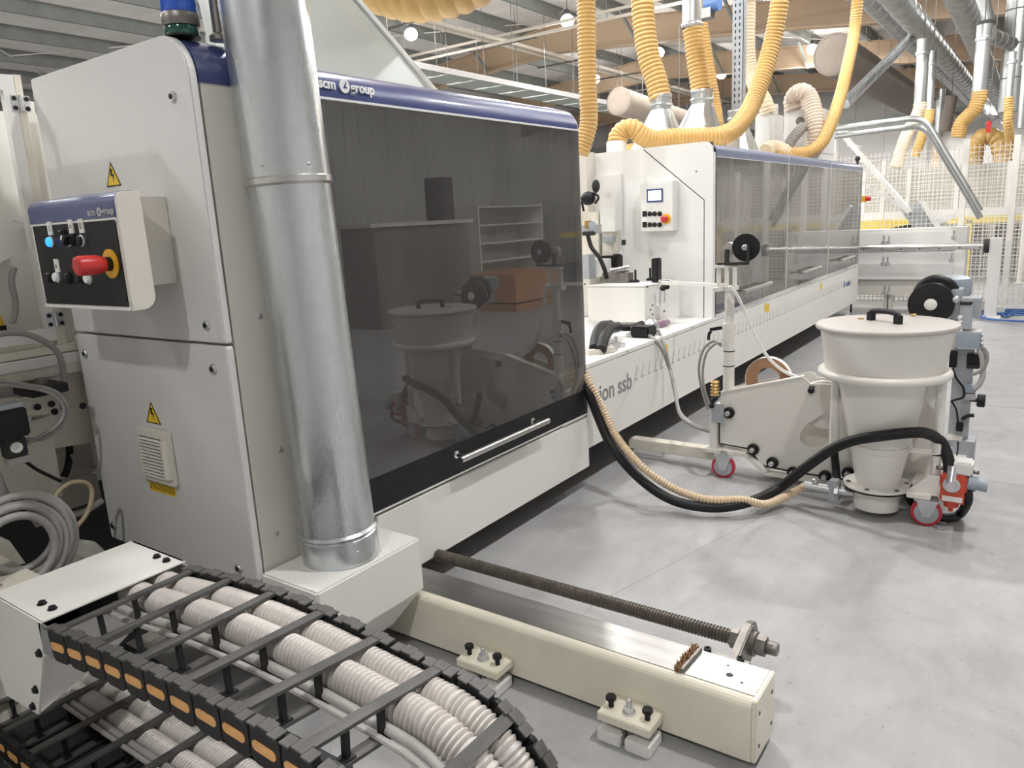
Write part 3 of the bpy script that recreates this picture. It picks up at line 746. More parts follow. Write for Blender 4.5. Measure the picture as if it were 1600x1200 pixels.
# what shows through the smoked window
tag(MB().bx(-2.75, -2.12, 1.95, 2.75, .31, .60).bx(-2.7, -2.14, 1.98, 2.6, .60, .64).build('chip_board', 'board'), 'brown board lying inside the hood behind the smoked window', 'board')
mo = thing('router_motor', 'black router motor block on a white plate behind the smoked window', 'motor', (-2.5, 2.25, .62))
MB().bx(-2.58, -2.56, 2.06, 2.45, .68, 1.36).build('mount_plate', 'white', mo)
MB().bx(-2.56, -2.36, 2.08, 2.36, .98, 1.32).build('motor_block', 'black', mo)
MB().bx(-2.56, -2.38, 2.08, 2.32, .70, .90).build('motor_block', 'black', mo)
MB().bx(-2.56, -2.40, 2.10, 2.30, .90, .98).build('clamp', 'dark', mo)
for y, z in ((2.40, .93), (2.41, .80)): MB().lathe((-2.56, y, z), [(.014, 0), (.014, .012)], 12, (1, 0, 0)).build('bolt', 'steel', mo)
MB().bx(-2.36, -2.357, 2.33, 2.36, 1.26, 1.30).build('sticker', 'sticker', mo)
tag(MB().bx(-2.75, -2.72, 2.35, 3.0, .72, .98).bx(-2.72, -2.70, 2.2, 2.75, .52, .72).build('guard_flap', 'black'), 'black guard flap inside the hood low behind the window', 'guard')
tag(MB().corr([(-2.45, 2.62, .62), (-2.45, 2.66, .85), (-2.5, 2.68, 1.1), (-2.62, 2.72, 1.4)], .075, .03, .012, 18).build('clear_hose', 'clearhose'), 'clear ribbed suction hose inside the hood', 'hose')
tag(MB().prism([(2.72, 1.12), (2.95, 1.12), (3.22, .72), (3.22, .60), (2.72, 1.0)], 'yz', -2.6, -2.45).build('chute', 'white'), 'white sloping chute inside the hood', 'chute')
ib = thing('inner_cabinet', 'dark machine beam with cables inside the hood', 'machine frame', (-2.8, 2.6, .3))
MB().bx(-3.05, -2.8, 1.95, 3.3, 1.05, 1.42).build('beam', 'dark', ib)
MB().bx(-2.8, -2.65, 2.5, 3.05, 1.28, 1.40).build('cable_carrier', 'black', ib)
MB().bx(-2.95, -2.85, 2.86, 2.95, .4, 1.95).build('column', 'dark', ib)

# ------------------------------------------------------------------ flue pipe on its outlet box
bx0 = thing('outlet_box', 'white outlet box under the galvanised flue pipe', 'box', (-1.86, 1.55, .15))
MB().bx(XF + .006, -1.722, 1.322, 1.785, .235, .43).build('box_body', 'white', bx0, bev=.006)
MB().loft([Vector(p) for p in ((XF + .01, 1.33, .234), (-1.73, 1.33, .234), (-1.73, 1.775, .234), (XF + .01, 1.775, .234))],
          [Vector(p) for p in ((XF + .01, 1.42, .12), (-1.80, 1.42, .12), (-1.80, 1.69, .12), (XF + .01, 1.69, .12))]).build('funnel', 'white', bx0)
lean = Vector((-.026, -.018, 0))
c = Vector((-1.868, 1.553, .43)); u = (Vector((0, 0, 1)) + lean).normalized()
fd = thing('flue_pipe', 'wide galvanised flue pipe rising in front of the machine', 'pipe', tuple(c))
rD = .122
MB().lathe(c, [(rD + .006, 0), (rD + .006, .085), (rD + .001, .09)], 48, u).build('collar', 'galv', fd)
MB().lathe(c, [(rD, .08), (rD, 1.225)], 48, u, caps=False).build('lower_tube', 'galv', fd)
MB().lathe(c, [(rD + .001, .092), (rD + .011, .10), (rD + .001, .108)], 48, u, caps=False).build('bead', 'galv', fd)
MB().lathe(c, [(rD, 1.205), (rD + .008, 1.212), (rD + .008, 1.228), (rD, 1.235)], 48, u, caps=False).build('bead', 'brushed', fd)
MB().lathe(c, [(rD + .003, 1.225), (rD + .003, 3.4)], 48, u, caps=False).build('upper_tube', 'galv', fd)
n_, b_ = Vector((.62, -.78, 0)), None
for ang, hh in ((-.35, 1.262), (.75, 1.262), (.62, .05)):
    d = Matrix.Rotation(ang, 3, 'Z') @ n_
    MB().lathe(c + u * hh + d * rD, [(.005, 0), (.005, .006), (.003, .008)], 10, d).build('rivet', 'zinc', fd)

# ================================================================== guide rail and lead screw
ra = thing('guide_rail', 'long cream guide rail beam on the floor with a ground steel top', 'rail', (-1.4, 1.85, 0))
pf = [(1.772, .03), (1.772, .185)]
for k in range(6):
    a = PI - PI / 2 * k / 5; pf.append((1.80 + .028 * math.cos(a), .187 + .028 * math.sin(a)))
pf += [(1.938, .215), (1.938, .03)]
MB().prism(pf, 'yz', -2.9, -.552, False).build('beam', 'cream', ra)
MB().bx(-2.9, -.552, 1.80, 1.936, .2155, .2175).build('wear_strip', 'railsteel', ra, label='ground steel wear strip')
MB().bx(-.552, -.538, 1.772, 1.938, .03, .219).build('end_plate', 'cream', ra, bev=.003)
hl = MB()
for z, y in ((.17, 1.80), (.07, 1.80), (.17, 1.91), (.07, 1.91)): hl.cyl((-.5385, y, z), (-.537, y, z), .006, seg=10)
for x, y in ((-.641, 1.858), (-.66, 1.90), (-.60, 1.84)): hl.cyl((x, y, .2172), (x, y, .2179), .010 if x == -.641 else .004, seg=12)
hl.build('bolt_hole', 'dark', ra, kind='stuff')
ls = thing('lead_screw', 'long dark threaded screw beside the guide rail', 'screw', (-1.3, 2.15, 0))
rad = []; ys, zs = 2.16, .148
sp_ = MB(); p = resample([Vector((-2.6, ys, zs)), Vector((-.71, ys, zs))], .0028)
sp_.sweep(p, [.0215 + (.0035 if i % 4 in (1, 2) else 0) for i in range(len(p))], 14)
sp_.build('threaded_rod', 'screw', ls)
bpz = [(2.02, .075), (2.20, .075)]
bpl = [(1.96, .12), (1.96, .145), (2.12, .205), (2.16, .213), (2.20, .203), (2.218, .165), (2.2, .105), (2.03, .055), (1.985, .07)]
MB().prism(bpl, 'yz', -.70, -.672).build('bearing_plate', 'steel', ls, bev=.004)
MB().lathe((-.672, ys, zs), [(.04, 0), (.04, .012), (.033, .014)], 24, (1, 0, 0)).build('washer', 'steel', ls)
MB().lathe((-.658, ys, zs), [(.032, 0), (.032, .03)], 6, (1, 0, 0), smooth=False).build('hex_nut', 'steel', ls)
MB().lathe((-.628, ys, zs), [(.019, 0), (.0215, .004), (.0215, .03), (.019, .035)], 18, (1, 0, 0)).build('rod_end', 'steel', ls)
MB().lathe((-.74, ys, zs), [(.033, 0), (.033, .025)], 6, (1, 0, 0), smooth=False).build('hex_nut', 'steel', ls)
MB().bx(-.76, -.62, 1.9395, 1.985, .13, .196).build('mount_block', 'steel', ls, bev=.003)
for x in (-.745, -.645):
    MB().lathe((x, 1.962, .196), [(.011, 0), (.011, .018), (.006, .018), (.006, .01)], 14).build('cap_screw', 'black', ls)
# bristle strip on the rail
a, b = Vector((-.767, 1.932, .218)), Vector((-.772, 1.80, .218))
wp = thing('wiper_strip', 'brown sawdust clogged wiper strip lying across the rail', 'wiper', tuple((a + b) / 2))
MB().bar(a + Vector((.012, 0, .006)), b + Vector((.012, 0, .006)), .008, .012).build('backing', 'steel', wp)
cl = MB()
for i in range(130):
    t = random.random(); q = a.lerp(b, t) + Vector((random.uniform(-.012, .008), random.uniform(-.004, .004), 0))
    cl.cyl(q, q + Vector((random.uniform(-.008, .006), random.uniform(-.006, .006), random.uniform(.008, .022))), .0035, .001, 5)
cl.build('sawdust_clump', 'dust', wp, kind='stuff')
# rail clamps
def clamp(x0, label):
    r = thing('rail_clamp', label, 'clamp', (x0, 1.72, 0), 'clamps holding the guide rail')
    MB().bx(x0 - .083, x0 + .083, 1.672, 1.772, .066, .094).build('clamp_bar', 'cream', r, bev=.003)
    for dx in (-.045, .045):
        MB().bx(x0 + dx - .04, x0 + dx + .037, 1.668, 1.76, 0, .040).build('foot_block', 'bright', r, bev=.005)
        MB().cyl((x0 + dx * .2, 1.70, .0), (x0 + dx * .2, 1.70, .066), .009, seg=10).build('jack_stud', 'steel', r)
    for dx in (-.058, .058):
        q = Vector((x0 + dx, 1.715, .094))
        MB().cyl(q, q + Vector((0, 0, .022)), .008, seg=12).lathe(q + Vector((0, 0, .022)), [(.0155, 0), (.0155, .013)], 6, smooth=False).build('hex_bolt', 'black', r)
    q = Vector((x0, 1.715, .094))
    MB().lathe(q, [(.02, 0), (.02, .004), (.0155, .005), (.0155, .018), (.008, .019), (.008, .042), (.006, .044)], 18).build('stud_nut', 'zinc', r)
clamp(-.885, 'cream rail clamp with two black bolts in front of the guide rail end')
clamp(-1.415, 'rail clamp with two black bolts half hidden behind the cable chain')

# ================================================================== cable chain and its bracket
br = thing('chain_bracket', 'white sheet metal bracket holding the cable chain at the left edge', 'bracket', (-2.1, .86, .28))
zt_ = .602
MB().bx(-2.225, -1.938, .668, 1.05, zt_ - .004, zt_).build('top_sheet', 'white', br)
MB().prism([(-1.938, zt_), (-1.962, .50), (-2.071, .297), (-2.274, .282), (-2.31, .40), (-2.30, zt_ - .06), (-2.225, zt_)], 'xz', .664, .670).build('front_sheet', 'white', br)
MB().prism([(-1.944, zt_), (-1.944, .55), (-2.05, .42), (-2.22, .42), (-2.22, zt_)], 'xz', 1.044, 1.05).build('back_sheet', 'white', br)
MB().prism([(.672, .30), (.672, .505), (1.04, .505), (1.04, .46), (.87, .37)], 'yz', -2.075, -2.07).build('inner_gusset', 'white', br)
MB().bx(-2.222, -2.21, .672, 1.044, .3, .598).build('end_sheet', 'dark', br)
MB().bx(-3.2, -2.21, .74, .86, .42, .52).build('support_arm', 'cream_old', br)
def hexbolt(p, d, parent, r=.0085, h=.009, mat='black'):
    p = Vector(p); d = Vector(d)
    return MB().lathe(p, [(r * 1.35, 0), (r * 1.35, .003), (r, .003), (r, h), (r * .6, h)], 12, d).build('bolt', mat, parent)
for px, py in ((66, 944), (82, 952), (245, 871), (260, 877)): hexbolt(at(px, py, Z=zt_), (0, 0, 1), br)
for px, py in ((63, 1020), (57, 1077), (53, 1103)): hexbolt(at(px, py, Y=.664), (0, -1, 0), br)

PITCH, CR, CX, CZ = .0886, .26, -.95, .32
CX0 = -1.90; UP = CX - CX0
def chain_at(s):
    """place and direction along the chain: upper run, bend, lower run"""
    if s < UP:
        x = CX0 + s
        def zc(x):
            t = (x - CX0) / UP; return .5575 + .0225 * t + .11 * t * (1 - t)
        z = zc(x); dz = (zc(x + .01) - zc(x - .01)) / .02
        return Vector((x, 0, z)), math.atan2(-dz, 1)
    s -= UP
    if s < PI * CR:
        a = PI / 2 - s / CR
        return Vector((CX + CR * math.cos(a), 0, CZ + CR * math.sin(a))), s / CR
    s -= PI * CR
    return Vector((CX - s, 0, CZ - CR)), PI
def tilt(s):
    p, b = chain_at(s)
    return .024 * math.exp(-((p.x + 1.0) / .33) ** 2) if s < UP + PI * CR * .5 else 0.0
ch = thing('cable_chain', 'black cable chain with orange inserts curving down in the foreground', 'cable chain', (-1.4, .85, 0))
O = ORG[ch]; YN, YFAR = .672, 1.03
lk = MB()
outl = rrect(-.0415, .0415, -.0425, .0425, .018, 4)
lk.prism([(p[0] + O.x, p[1] + O.z) for p in outl], 'xz', O.y - .009, O.y + .009)
lk.prism([(p[0] + O.x, p[1] + O.z) for p in rrect(-.058, .02, -.030, .030, .014, 3)], 'xz', O.y + .0, O.y + .013)
link0 = lk.build('chain_link', 'chainblk', ch)
th = MB()
for dx, sx, dy in ((-.028, .024, -.002), (.0, .03, .003), (.028, .024, -.002)):
    th.box(O + Vector((dx, dy, .0428)), (sx, .026, .004))
teeth0 = th.build('hinge_teeth', 'chaingrey', link0)
ins0 = MB().prism([(p[0] + O.x - .002, p[1] + O.z - .002) for p in rrect(-.033, .033, -.0105, .0105, .0104, 5)], 'xz', O.y - .011, O.y - .008).build('orange_insert', 'orange', link0)
xb0 = MB().box(O, (.027, YFAR - YN, .008)).build('crossbar', 'chaingrey', ch)
dv0 = MB().box(O, (.014, .010, .066)).box(O + Vector((0, 0, .034)), (.02, .02, .006)).box(O + Vector((0, 0, -.034)), (.024, .028, .006)).build('divider', 'chainblk', ch)
first = True; fb = True
NL = 46
for i in range(NL):
    s = (i + .5) * PITCH; p, b = chain_at(s); t = tilt(s)
    for side, y in ((1, YN), (-1, YFAR)):
        if first: L = link0; first = False; tt, oo = teeth0, ins0
        else:
            L = inst(link0); inst(teeth0, parent=L)
            if side == 1: inst(ins0, parent=L)
        L.location = Vector((p.x, y, p.z + side * t)) - O; L.rotation_euler = (0, b, 0)
    if i % 2 == 0:
        n = Vector((math.sin(b), 0, math.cos(b)))
        rx = math.atan2(-2 * t, YFAR - YN) * (1 if math.cos(b) > 0 else -1)
        for off in (.0385, -.0385):
            if fb: X_ = xb0; fb = False
            else: X_ = inst(xb0)
            X_.location = Vector((p.x, (YN + YFAR) / 2, p.z)) + n * off - O; X_.rotation_euler = (rx, b, 0)
        for k, y in enumerate((.768, .857)):
            D = dv0 if (i == 0 and k == 0) else inst(dv0)
            D.location = Vector((p.x, y, p.z + t * (1 - 2 * (y - YN) / (YFAR - YN)))) - O; D.rotation_euler = (0, b, 0)
for (y, d) in ((.664, -1), (1.035, 1)):
    MB().bx(-1.95, -1.885, y, y + .004, .515, .60).build('end_plate', 'zinc', ch)
def along(y, off, s0, s1, n=90):
    out = []
    for k in range(n + 1):
        s = s0 + (s1 - s0) * k / n; p, b = chain_at(max(s, 0)) 
        if s < 0: p = Vector((CX0 + s, 0, p.z))
        t = tilt(max(s, 0)) * (1 - 2 * (y - YN) / (YFAR - YN))
        out.append(Vector((p.x + math.sin(b) * off, y, p.z + math.cos(b) * off + t)))
    return out
SL = NL * PITCH - .05
for y, lab in ((.988, 'off white corrugated hose in the cable chain, nearer the guide rail'), (.914, 'off white corrugated hose in the cable chain, next to the grey conduit')):
    tag(MB().corr(along(y, .0, -.1, SL), .0365, .0125, .0055, 18, 4, curve=False).build('corrugated_hose', 'whitehose'), lab, 'hose')
tag(MB().sweep(along(.868, -.022, -.1, SL), .0115, 10).build('conduit', 'palecable'), 'smooth light grey conduit lying beside the hoses in the cable chain', 'cable')
tag(MB().sweep(along(.845, -.03, -.1, SL), .007, 8).build('conduit', 'palecable'), 'thin light grey cable lowest in the cable chain', 'cable')

tg = thing('shade_trough', 'added dark trough standing in for the shade under the cable chain', 'trough', (-2.3, .86, 0))  # added to darken the floor where shade lies below the chain
MB().bx(-3.2, -1.42, .57, 1.14, .0, .012).build('shade_sheet', 'dark', tg)
MB().bx(-3.2, -1.42, 1.10, 1.14, .012, .09).build('shade_side', 'dark', tg)
MB().bx(-3.2, -1.42, .57, .60, .012, .04).build('shade_side', 'dark', tg)

# ================================================================== infeed machine at the left edge
XL = -3.0
def onx(pts, X): return [(at(x, y, X=X).y, at(x, y, X=X).z) for x, y in pts]
im = thing('infeed_machine', 'cream infeed machine at the left edge with a framed window door', 'machine', (-3.1, .9, 0))
MB().bx(-3.30, -3.26, -.4, 1.9, .5, 2.0).build('back_panel', 'white', im)
fr = MB()
o_ = onx([(-120, 104), (20, 117), (90, 531), (-120, 560)], XL); i_ = onx([(-120, 131), (5, 141), (73, 514), (-120, 541)], XL)
for k in range(4):
    j = (k + 1) % 4
    fr.prism([o_[k], o_[j], i_[j], i_[k]], 'yz', XL - .03, XL)
fr.build('door_frame', 'bright', im)
MB().prism(onx([(21, 116), (32, 117), (106, 540), (91, 540)], XL), 'yz', XL - .035, XL - .002).build('door_post', 'cream_old', im)
MB().prism(onx([(40, 157), (53, 159), (120, 548), (106, 550)], XL - .03), 'yz', XL - .09, XL - .03).build('door_post', 'white', im)
MB().prism(onx([(-120, 131), (6, 141), (74, 514), (-120, 541)], XL), 'yz', XL - .24, XL - .20).build('window_back', 'white', im)
for (hx, hy) in ((32, 162), (86, 499)):
    p = at(hx, hy, X=XL)
    hg = MB().bx(XL, XL + .004, p.y - .03, p.y + .03, p.z - .027, p.z + .027).cyl((XL + .006, p.y, p.z - .027), (XL + .006, p.y, p.z + .027), .007, seg=10).build('hinge', 'zinc', im)
    for dy in (-.02, .02):
        for dz in (-.016, .016): MB().lathe((XL + .004, p.y + dy, p.z + dz), [(.008, 0), (.008, .003)], 10, (1, 0, 0)).build('hinge_screw', 'black', hg)
# sloping cover and cable seen in the window opening
MB().prism(onx([(-60, 375), (5, 342), (45, 360), (47, 385), (-60, 445)], XL - .06), 'yz', XL - .18, XL - .06).build('sloping_cover', 'white', im)
MB().tube([at(x, y, X=XL - .04) for x, y in ((22, 418), (18, 440), (24, 470), (23, 492), (18, 505))], .011, 10).build('short_cable', 'cable', im)
tp = onx([(-14, 522), (13, 520), (2, 494)], XL - .19); MB().prism(tp, 'yz', XL - .198, XL - .194).build('warning_sticker', 'sticker', im)
MB().bx(XL - .197, XL - .192, at(5, 512, X=XL - .19).y - .012, at(5, 512, X=XL - .19).y + .012, at(5, 512, X=XL - .19).z - .012, at(5, 512, X=XL - .19).z + .008).build('sticker_mark', 'black', im)
MB().tube([at(x, y, X=XL - .05) for x, y in ((20, 345), (23, 343), (30, 348), (45, 352))], .004, 6).build('eye_cord', 'paper', im)
MB().bx(-3.28, -2.56, -1.6, .82, 1.12, 2.1).build('shading_hood', 'white', im)  # unseen hood left of view, added to shade the bracket and coil
MB().bx(-3.25, -2.6, -1.6, -.2, .0, 1.12).build('infeed_base', 'beige', im)
# ledges along the machine
def ledge(y0, y1, X, dx, mat, name='ledge', xa=60):
    z0 = at(xa, y1, X=X).z; z1 = at(xa, y0, X=X).z
    return MB().bx(X - dx, X, -.5, 1.75, z0, z1).build(name, mat, im, bev=.003)
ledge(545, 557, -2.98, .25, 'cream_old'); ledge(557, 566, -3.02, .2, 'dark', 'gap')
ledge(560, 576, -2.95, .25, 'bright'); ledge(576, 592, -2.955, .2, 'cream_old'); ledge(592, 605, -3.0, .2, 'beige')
MB().prism(onx([(40, 600), (133, 585), (150, 690), (60, 705)], -3.02), 'yz', -3.06, -3.02).build('lower_panel', 'cream_old', im)
MB().prism(onx([(-60, 690), (78, 650), (98, 775), (-60, 805)], -2.98), 'yz', -3.0, -2.98).build('lower_panel', 'cream_old', im)
MB().bx(-3.7, -3.5, -.5, 3, 0, 1.4).build('rear_frame', 'dark', im)
MB().prism(onx([(80, 700), (140, 685), (150, 735), (88, 752)], -3.25), 'yz', -3.3, -3.25).build('rear_panel', 'beige', im)
MB().prism(onx([(84, 756), (150, 738), (160, 780), (95, 800)], -3.25), 'yz', -3.3, -3.25).build('rear_panel', 'beige', im)
MB().bx(-3.4, -2.6, .9, 1.38, .0, .05).build('base_plate', 'cream_old', im)
MB().prism(onx([(-40, 632), (60, 617), (83, 633), (80, 645), (35, 652), (-40, 660)], -2.9), 'yz', -2.94, -2.9).build('arm_plate', 'cream_old', im)
MB().bx(-2.93, -2.86, at(20, 650, X=-2.9).y - .3, at(32, 650, X=-2.9).y, at(20, 652, X=-2.9).z, at(20, 643, X=-2.9).z).build('arm_rail', 'bright', im)
for px, py in ((80, 631), (58, 636), (85, 643), (129, 634), (88, 600)):
    MB().lathe(at(px, py, X=-2.9), [(.012, 0), (.012, .006)], 12, (1, 0, 0)).build('bolt', 'black', im)
MB().bx(-2.95, -2.8, at(55, 590, X=-2.88).y - .05, at(88, 590, X=-2.88).y, at(60, 614, X=-2.88).z, at(60, 600, X=-2.88).z).build('clamp_block', 'black', im)
MB().lathe(at(64, 596, X=-2.87), [(.03, -.02), (.03, -.012), (.022, -.012), (.022, .012)], 8).build('clamp_nut', 'steel', im)
# black limit switch unit
p = at(12, 668, X=-2.75)
lu = thing('switch_unit', 'black plastic switch unit with a white cap at the left edge', 'switch', (p.x, p.y, p.z - .1))
MB().bx(p.x - .06, p.x + .03, p.y - .16, p.y + .055, p.z - .035, p.z + .062).build('case', 'black', lu, bev=.006)
MB().bx(p.x - .05, p.x + .02, p.y - .16, p.y + .05, p.z + .062, p.z + .078).build('rail_top', 'alu', lu)
q = at(25, 699, X=-2.74)
MB().bx(q.x - .05, q.x, q.y - .03, q.y + .035, q.z - .035, q.z + .03).build('valve_block', 'dark', lu, bev=.005)
MB().lathe(q, [(.018, -.002), (.018, .008), (.008, .008), (.008, .002)], 18, (1, 0, 0)).build('white_cap', 'paper', lu)
MB().bx(q.x - .05, q.x - .005, q.y - .025, q.y + .04, q.z - .06, q.z - .036).build('clear_fitting', 'greyhose', lu)
MB().prism(onx([(30, 655), (50, 650), (48, 662), (32, 675)], -2.8), 'yz', -2.82, -2.8).build('tab', 'alu', lu)
# cables
def cable(label, pts, X, r, mat='cable', cat='cable', name='cable'):
    return tag(MB().tube([at(a[0], a[1], X=X + (a[2] if len(a) > 2 else 0)) for a in pts], r, 9).build(name, mat), label, cat)
cable('grey cable arching from the window door down to the left machine', [(-10, 523), (20, 520), (45, 523), (75, 537), (93, 556), (100, 590), (99, 612), (100, 640)], -2.9, .011)
cable('twin grey cable bundle with black ties curving below the ledge', [(-10, 593), (30, 600), (75, 608), (98, 622), (104, 645), (92, 668), (65, 685), (25, 687)], -2.78, .008)
cable('second strand of the grey cable bundle below the ledge', [(-10, 600), (30, 604), (72, 612), (94, 626), (100, 646), (88, 666), (62, 682), (32, 700)], -2.77, .006)
cable('black cable running down behind the lower cream panel', [(38, 720), (60, 735), (95, 752)], -2.78, .006, 'rubber')
cable('dark cable bundle behind the cream panel gap', [(88, 672), (103, 685), (109, 705), (106, 730), (100, 745)], -3.1, .014, 'rubber')
cable('thin grey cable leading to the cabinet foot', [(112, 710), (122, 726), (150, 729)], -3.05, .007)
cable('grey cable running low across the dark gap', [(85, 804), (105, 805), (130, 800), (160, 782)], -2.95, .014)
cable('beige cable loop in front of the dark gap', [(79, 795), (90, 770), (112, 754), (135, 755), (144, 770), (137, 800), (118, 825), (102, 840)], -2.72, .008, 'beigecable')
cable('thick grey cable coming down into the coil', [(-6, 740), (3, 762), (12, 780), (24, 792), (45, 800), (62, 820)], -2.62, .013)
co_ = MB(); cc = at(40, 846, X=-2.5)
tag_pts = []
for k in range(6):
    R1 = .098 + .0115 * ((k * 5) % 6); dx = -.03 + .013 * k; pts = []
    for j in range(29):
        a = 2 * PI * j / 28
        pts.append(cc + Vector((dx + .008 * math.sin(a + k), R1 * math.cos(a) - .008 * k, R1 * math.sin(a) * 1.02 - .012 * (k % 2))))
    co_.sweep(pts, .0125, 9, caps=False)
cr_ = co_.build('cable_coil', 'cable'); tag(cr_, 'coiled grey cable tied with a black strap at the left edge', 'cable coil')
for px, py in ((25, 788),):
    q = at(px, py, X=-2.55); MB().box(q, (.10, .012, .05)).build('cable_tie', 'black', cr_)
tag(MB().bx(-2.68, -2.60, cc.y - .3, cc.y + .2, .0, cc.z - .16).build('coil_stand', 'cream_old'), 'cream bracket below the coiled grey cable', 'bracket')
q = at(110, 862, X=-2.75)
tag(MB().lathe((q.x, q.y, q.z - .12), [(.11, 0), (.11, .04), (.105, .09), (.085, .125), (.05, .145), (.001, .15)], 28).bx(q.x - .05, q.x + .05, q.y - .05, q.y + .05, 0, q.z - .12).build('motor_cover', 'white'), 'white domed motor cover behind the coiled cable', 'cover')
q = at(10, 860, X=-2.8)
tag(MB().prism(onx([(-40, 830), (15, 845), (40, 880), (-40, 900)], -2.8), 'yz', -2.9, -2.8).build('guard_plate', 'cream_old'), 'cream guard plate seen through the cable coil', 'guard')

# ================================================================== second machine: bed, hoods, end panel
ba = thing('machine_bed', 'long white machine bed with grey lettering under the three smoked hoods', 'machine bed', (-2.5, 7, .245))
MB().bx(-3.4, XF - .006, 3.2, 10.5, .70, .716).build('deck', 'bright', ba)
seams = [3.2, 6.0, 8.25, 9.35, 10.5]
for a, b in zip(seams, seams[1:]): MB().bx(XF - .03, XF, a + .0015, b - .0015, .245, .690).build('front_panel', 'white', ba)
MB().bx(XF - .03, XF + .001, 3.2, 10.5, .694, .717).build('edge_strip', 'bright', ba)
MB().bx(-3.3, XF - .06, 3.3, 10.45, .25, .69).build('inner_body', 'inside', ba)
MB().bx(XF - .04, XF - .008, 3.2, 10.49, .688, .696).build('shadow_gap', 'dark', ba)
for y in (3.4, 4.6, 6.2, 7.9, 9.6, 10.2): MB().bx(-2.9, -2.6, y, y + .2, 0, .25).build('foot', 'inside', ba)
dt = MB()
for y in (3.95, 4.95, 5.85, 6.35, 6.95, 7.5, 8.1, 8.9, 9.7, 10.2): dt.cyl((XF, y, .706), (XF + .004, y, .706), .006, seg=8)
dt.build('edge_screw', 'steel', ba)
lt = text('evolution ssb', .145, (XF + .0002, 3.0 + .0, .475), (0, 1, 0), (0, 0, 1), 'greyprint', ba, bold=.002)
# fit the word so that it ends where the photo ends it
xs = [v.co.y for v in lt.data.vertices]; w_ = max(xs) - min(xs)
yend, ystart = at(987, 600, X=XF).y, at(937, 612, X=XF).y
f_ = 1.0
for v in lt.data.vertices: v.co.y += (yend - ORG[ba].y) - max(xs)
# row of tick marks that fades towards the far end
tk = None; y = at(991, 597, X=XF).y; k = 0
yt0, zt0 = y, at(991, 597, X=XF).z; yt1, zt1 = 10.0, at(1318, 440, X=XF).z
while y < 9.75:
    u_ = (y - yt0) / (yt1 - yt0); z = zt0 + .008
    s = .075
    pts = [(0, 0), (.62, 0), (.62, .14), (.2, .14), (.62, 1.1), (.5, 1.1)]
    if tk is None:
        tk = MB().prism([(y + p[0] * s, z + p[1] * s) for p in pts], 'yz', XF, XF + .0012).build('tick_mark', 'paleprint', ba)
    else: inst(tk, (0, y - yt0, 0))
    y += .093; k += 1
fn = text('stefani', .10, (XF + .0002, 9.80, .50), (0, 1, 0), (0, 0, 1), 'blueprint', ba, bold=.002)
dg = MB().lathe((XF, 9.72, .535), [(.045, 0), (.045, .002)], 4, (1, 0, 0), smooth=False).build('logo_diamond', 'blueprint', ba)
for px, py in ((1196, 480), (1283, 447), (1040, 547), (1200, 481)):
    q = at(px, py, X=XF); MB().prism([(q.y - .035, q.z - .035), (q.y + .035, q.z - .035), (q.y + .035, q.z + .02), (q.y, q.z + .045), (q.y - .035, q.z + .02)], 'yz', XF, XF + .0015).build('warning_sticker', 'sticker', ba)
    if px == 1196: continue
# three hoods
ys = [5.40, 7.217, 8.825, 10.48]
names = ['nearest', 'middle', 'farthest']
def small_hood(k):
    y0, y1 = ys[k] + .004, ys[k + 1] - .004
    r = thing('machine_hood', f'{names[k]} of the three smoked hoods on the long machine bed', 'machine hood', (-2.4, (y0 + y1) / 2, .72), 'smoked hoods on the long machine bed')
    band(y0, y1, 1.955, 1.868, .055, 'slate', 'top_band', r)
    MB().bx(-3.1, XF - .1, y0, y1, 1.93, 1.954).build('roof_panel', 'bright', r)
    MB().bx(-3.1, -3.07, y0, y1, .72, 1.93).build('back_panel', 'inside', r)
    wi = MB().bx(XF - .004, XF + .002, y0, y1, .736, 1.866).build('window', 'glass_sheen', r)
    MB().bx(XF - .01, XF + .006, y1 - .004, y1 + .004, .736, 1.95).build('trim_strip', 'bright', r)
    MB().bx(XF - .01, XF + .005, y0, y1, 1.866, 1.871).build('trim_strip', 'bright', r)
    MB().bx(XF - .006, XF + .004, y0, y1, .718, .735).build('trim_strip', 'bright', r)
    MB().bx(-3.0, -2.55, y0 + .1, y1 - .1, .74, 1.2).build('inner_beam', 'inside', r)
    MB().bx(-2.9, -2.6, y0 + .3, y0 + .6, 1.2, 1.65).build('inner_unit', 'beige', r)
    MB().bx(-2.8, -2.5, y0 + .95, y0 + 1.2, 1.2, 1.5).build('inner_unit', 'inside', r)
    yc = (y0 + y1) / 2 - .1; L = .36
    hbar = MB().cyl((XF + .06, yc - L, .86), (XF + .06, yc + L, .86), .016, seg=14).build('pull_bar', 'brushed', r)
    for yy in (yc - L + .06, yc + L - .06): MB().cyl((XF, yy, .862), (XF + .055, yy, .862), .009, seg=10).build('standoff', 'steel', hbar)
for k in range(3): small_hood(k)
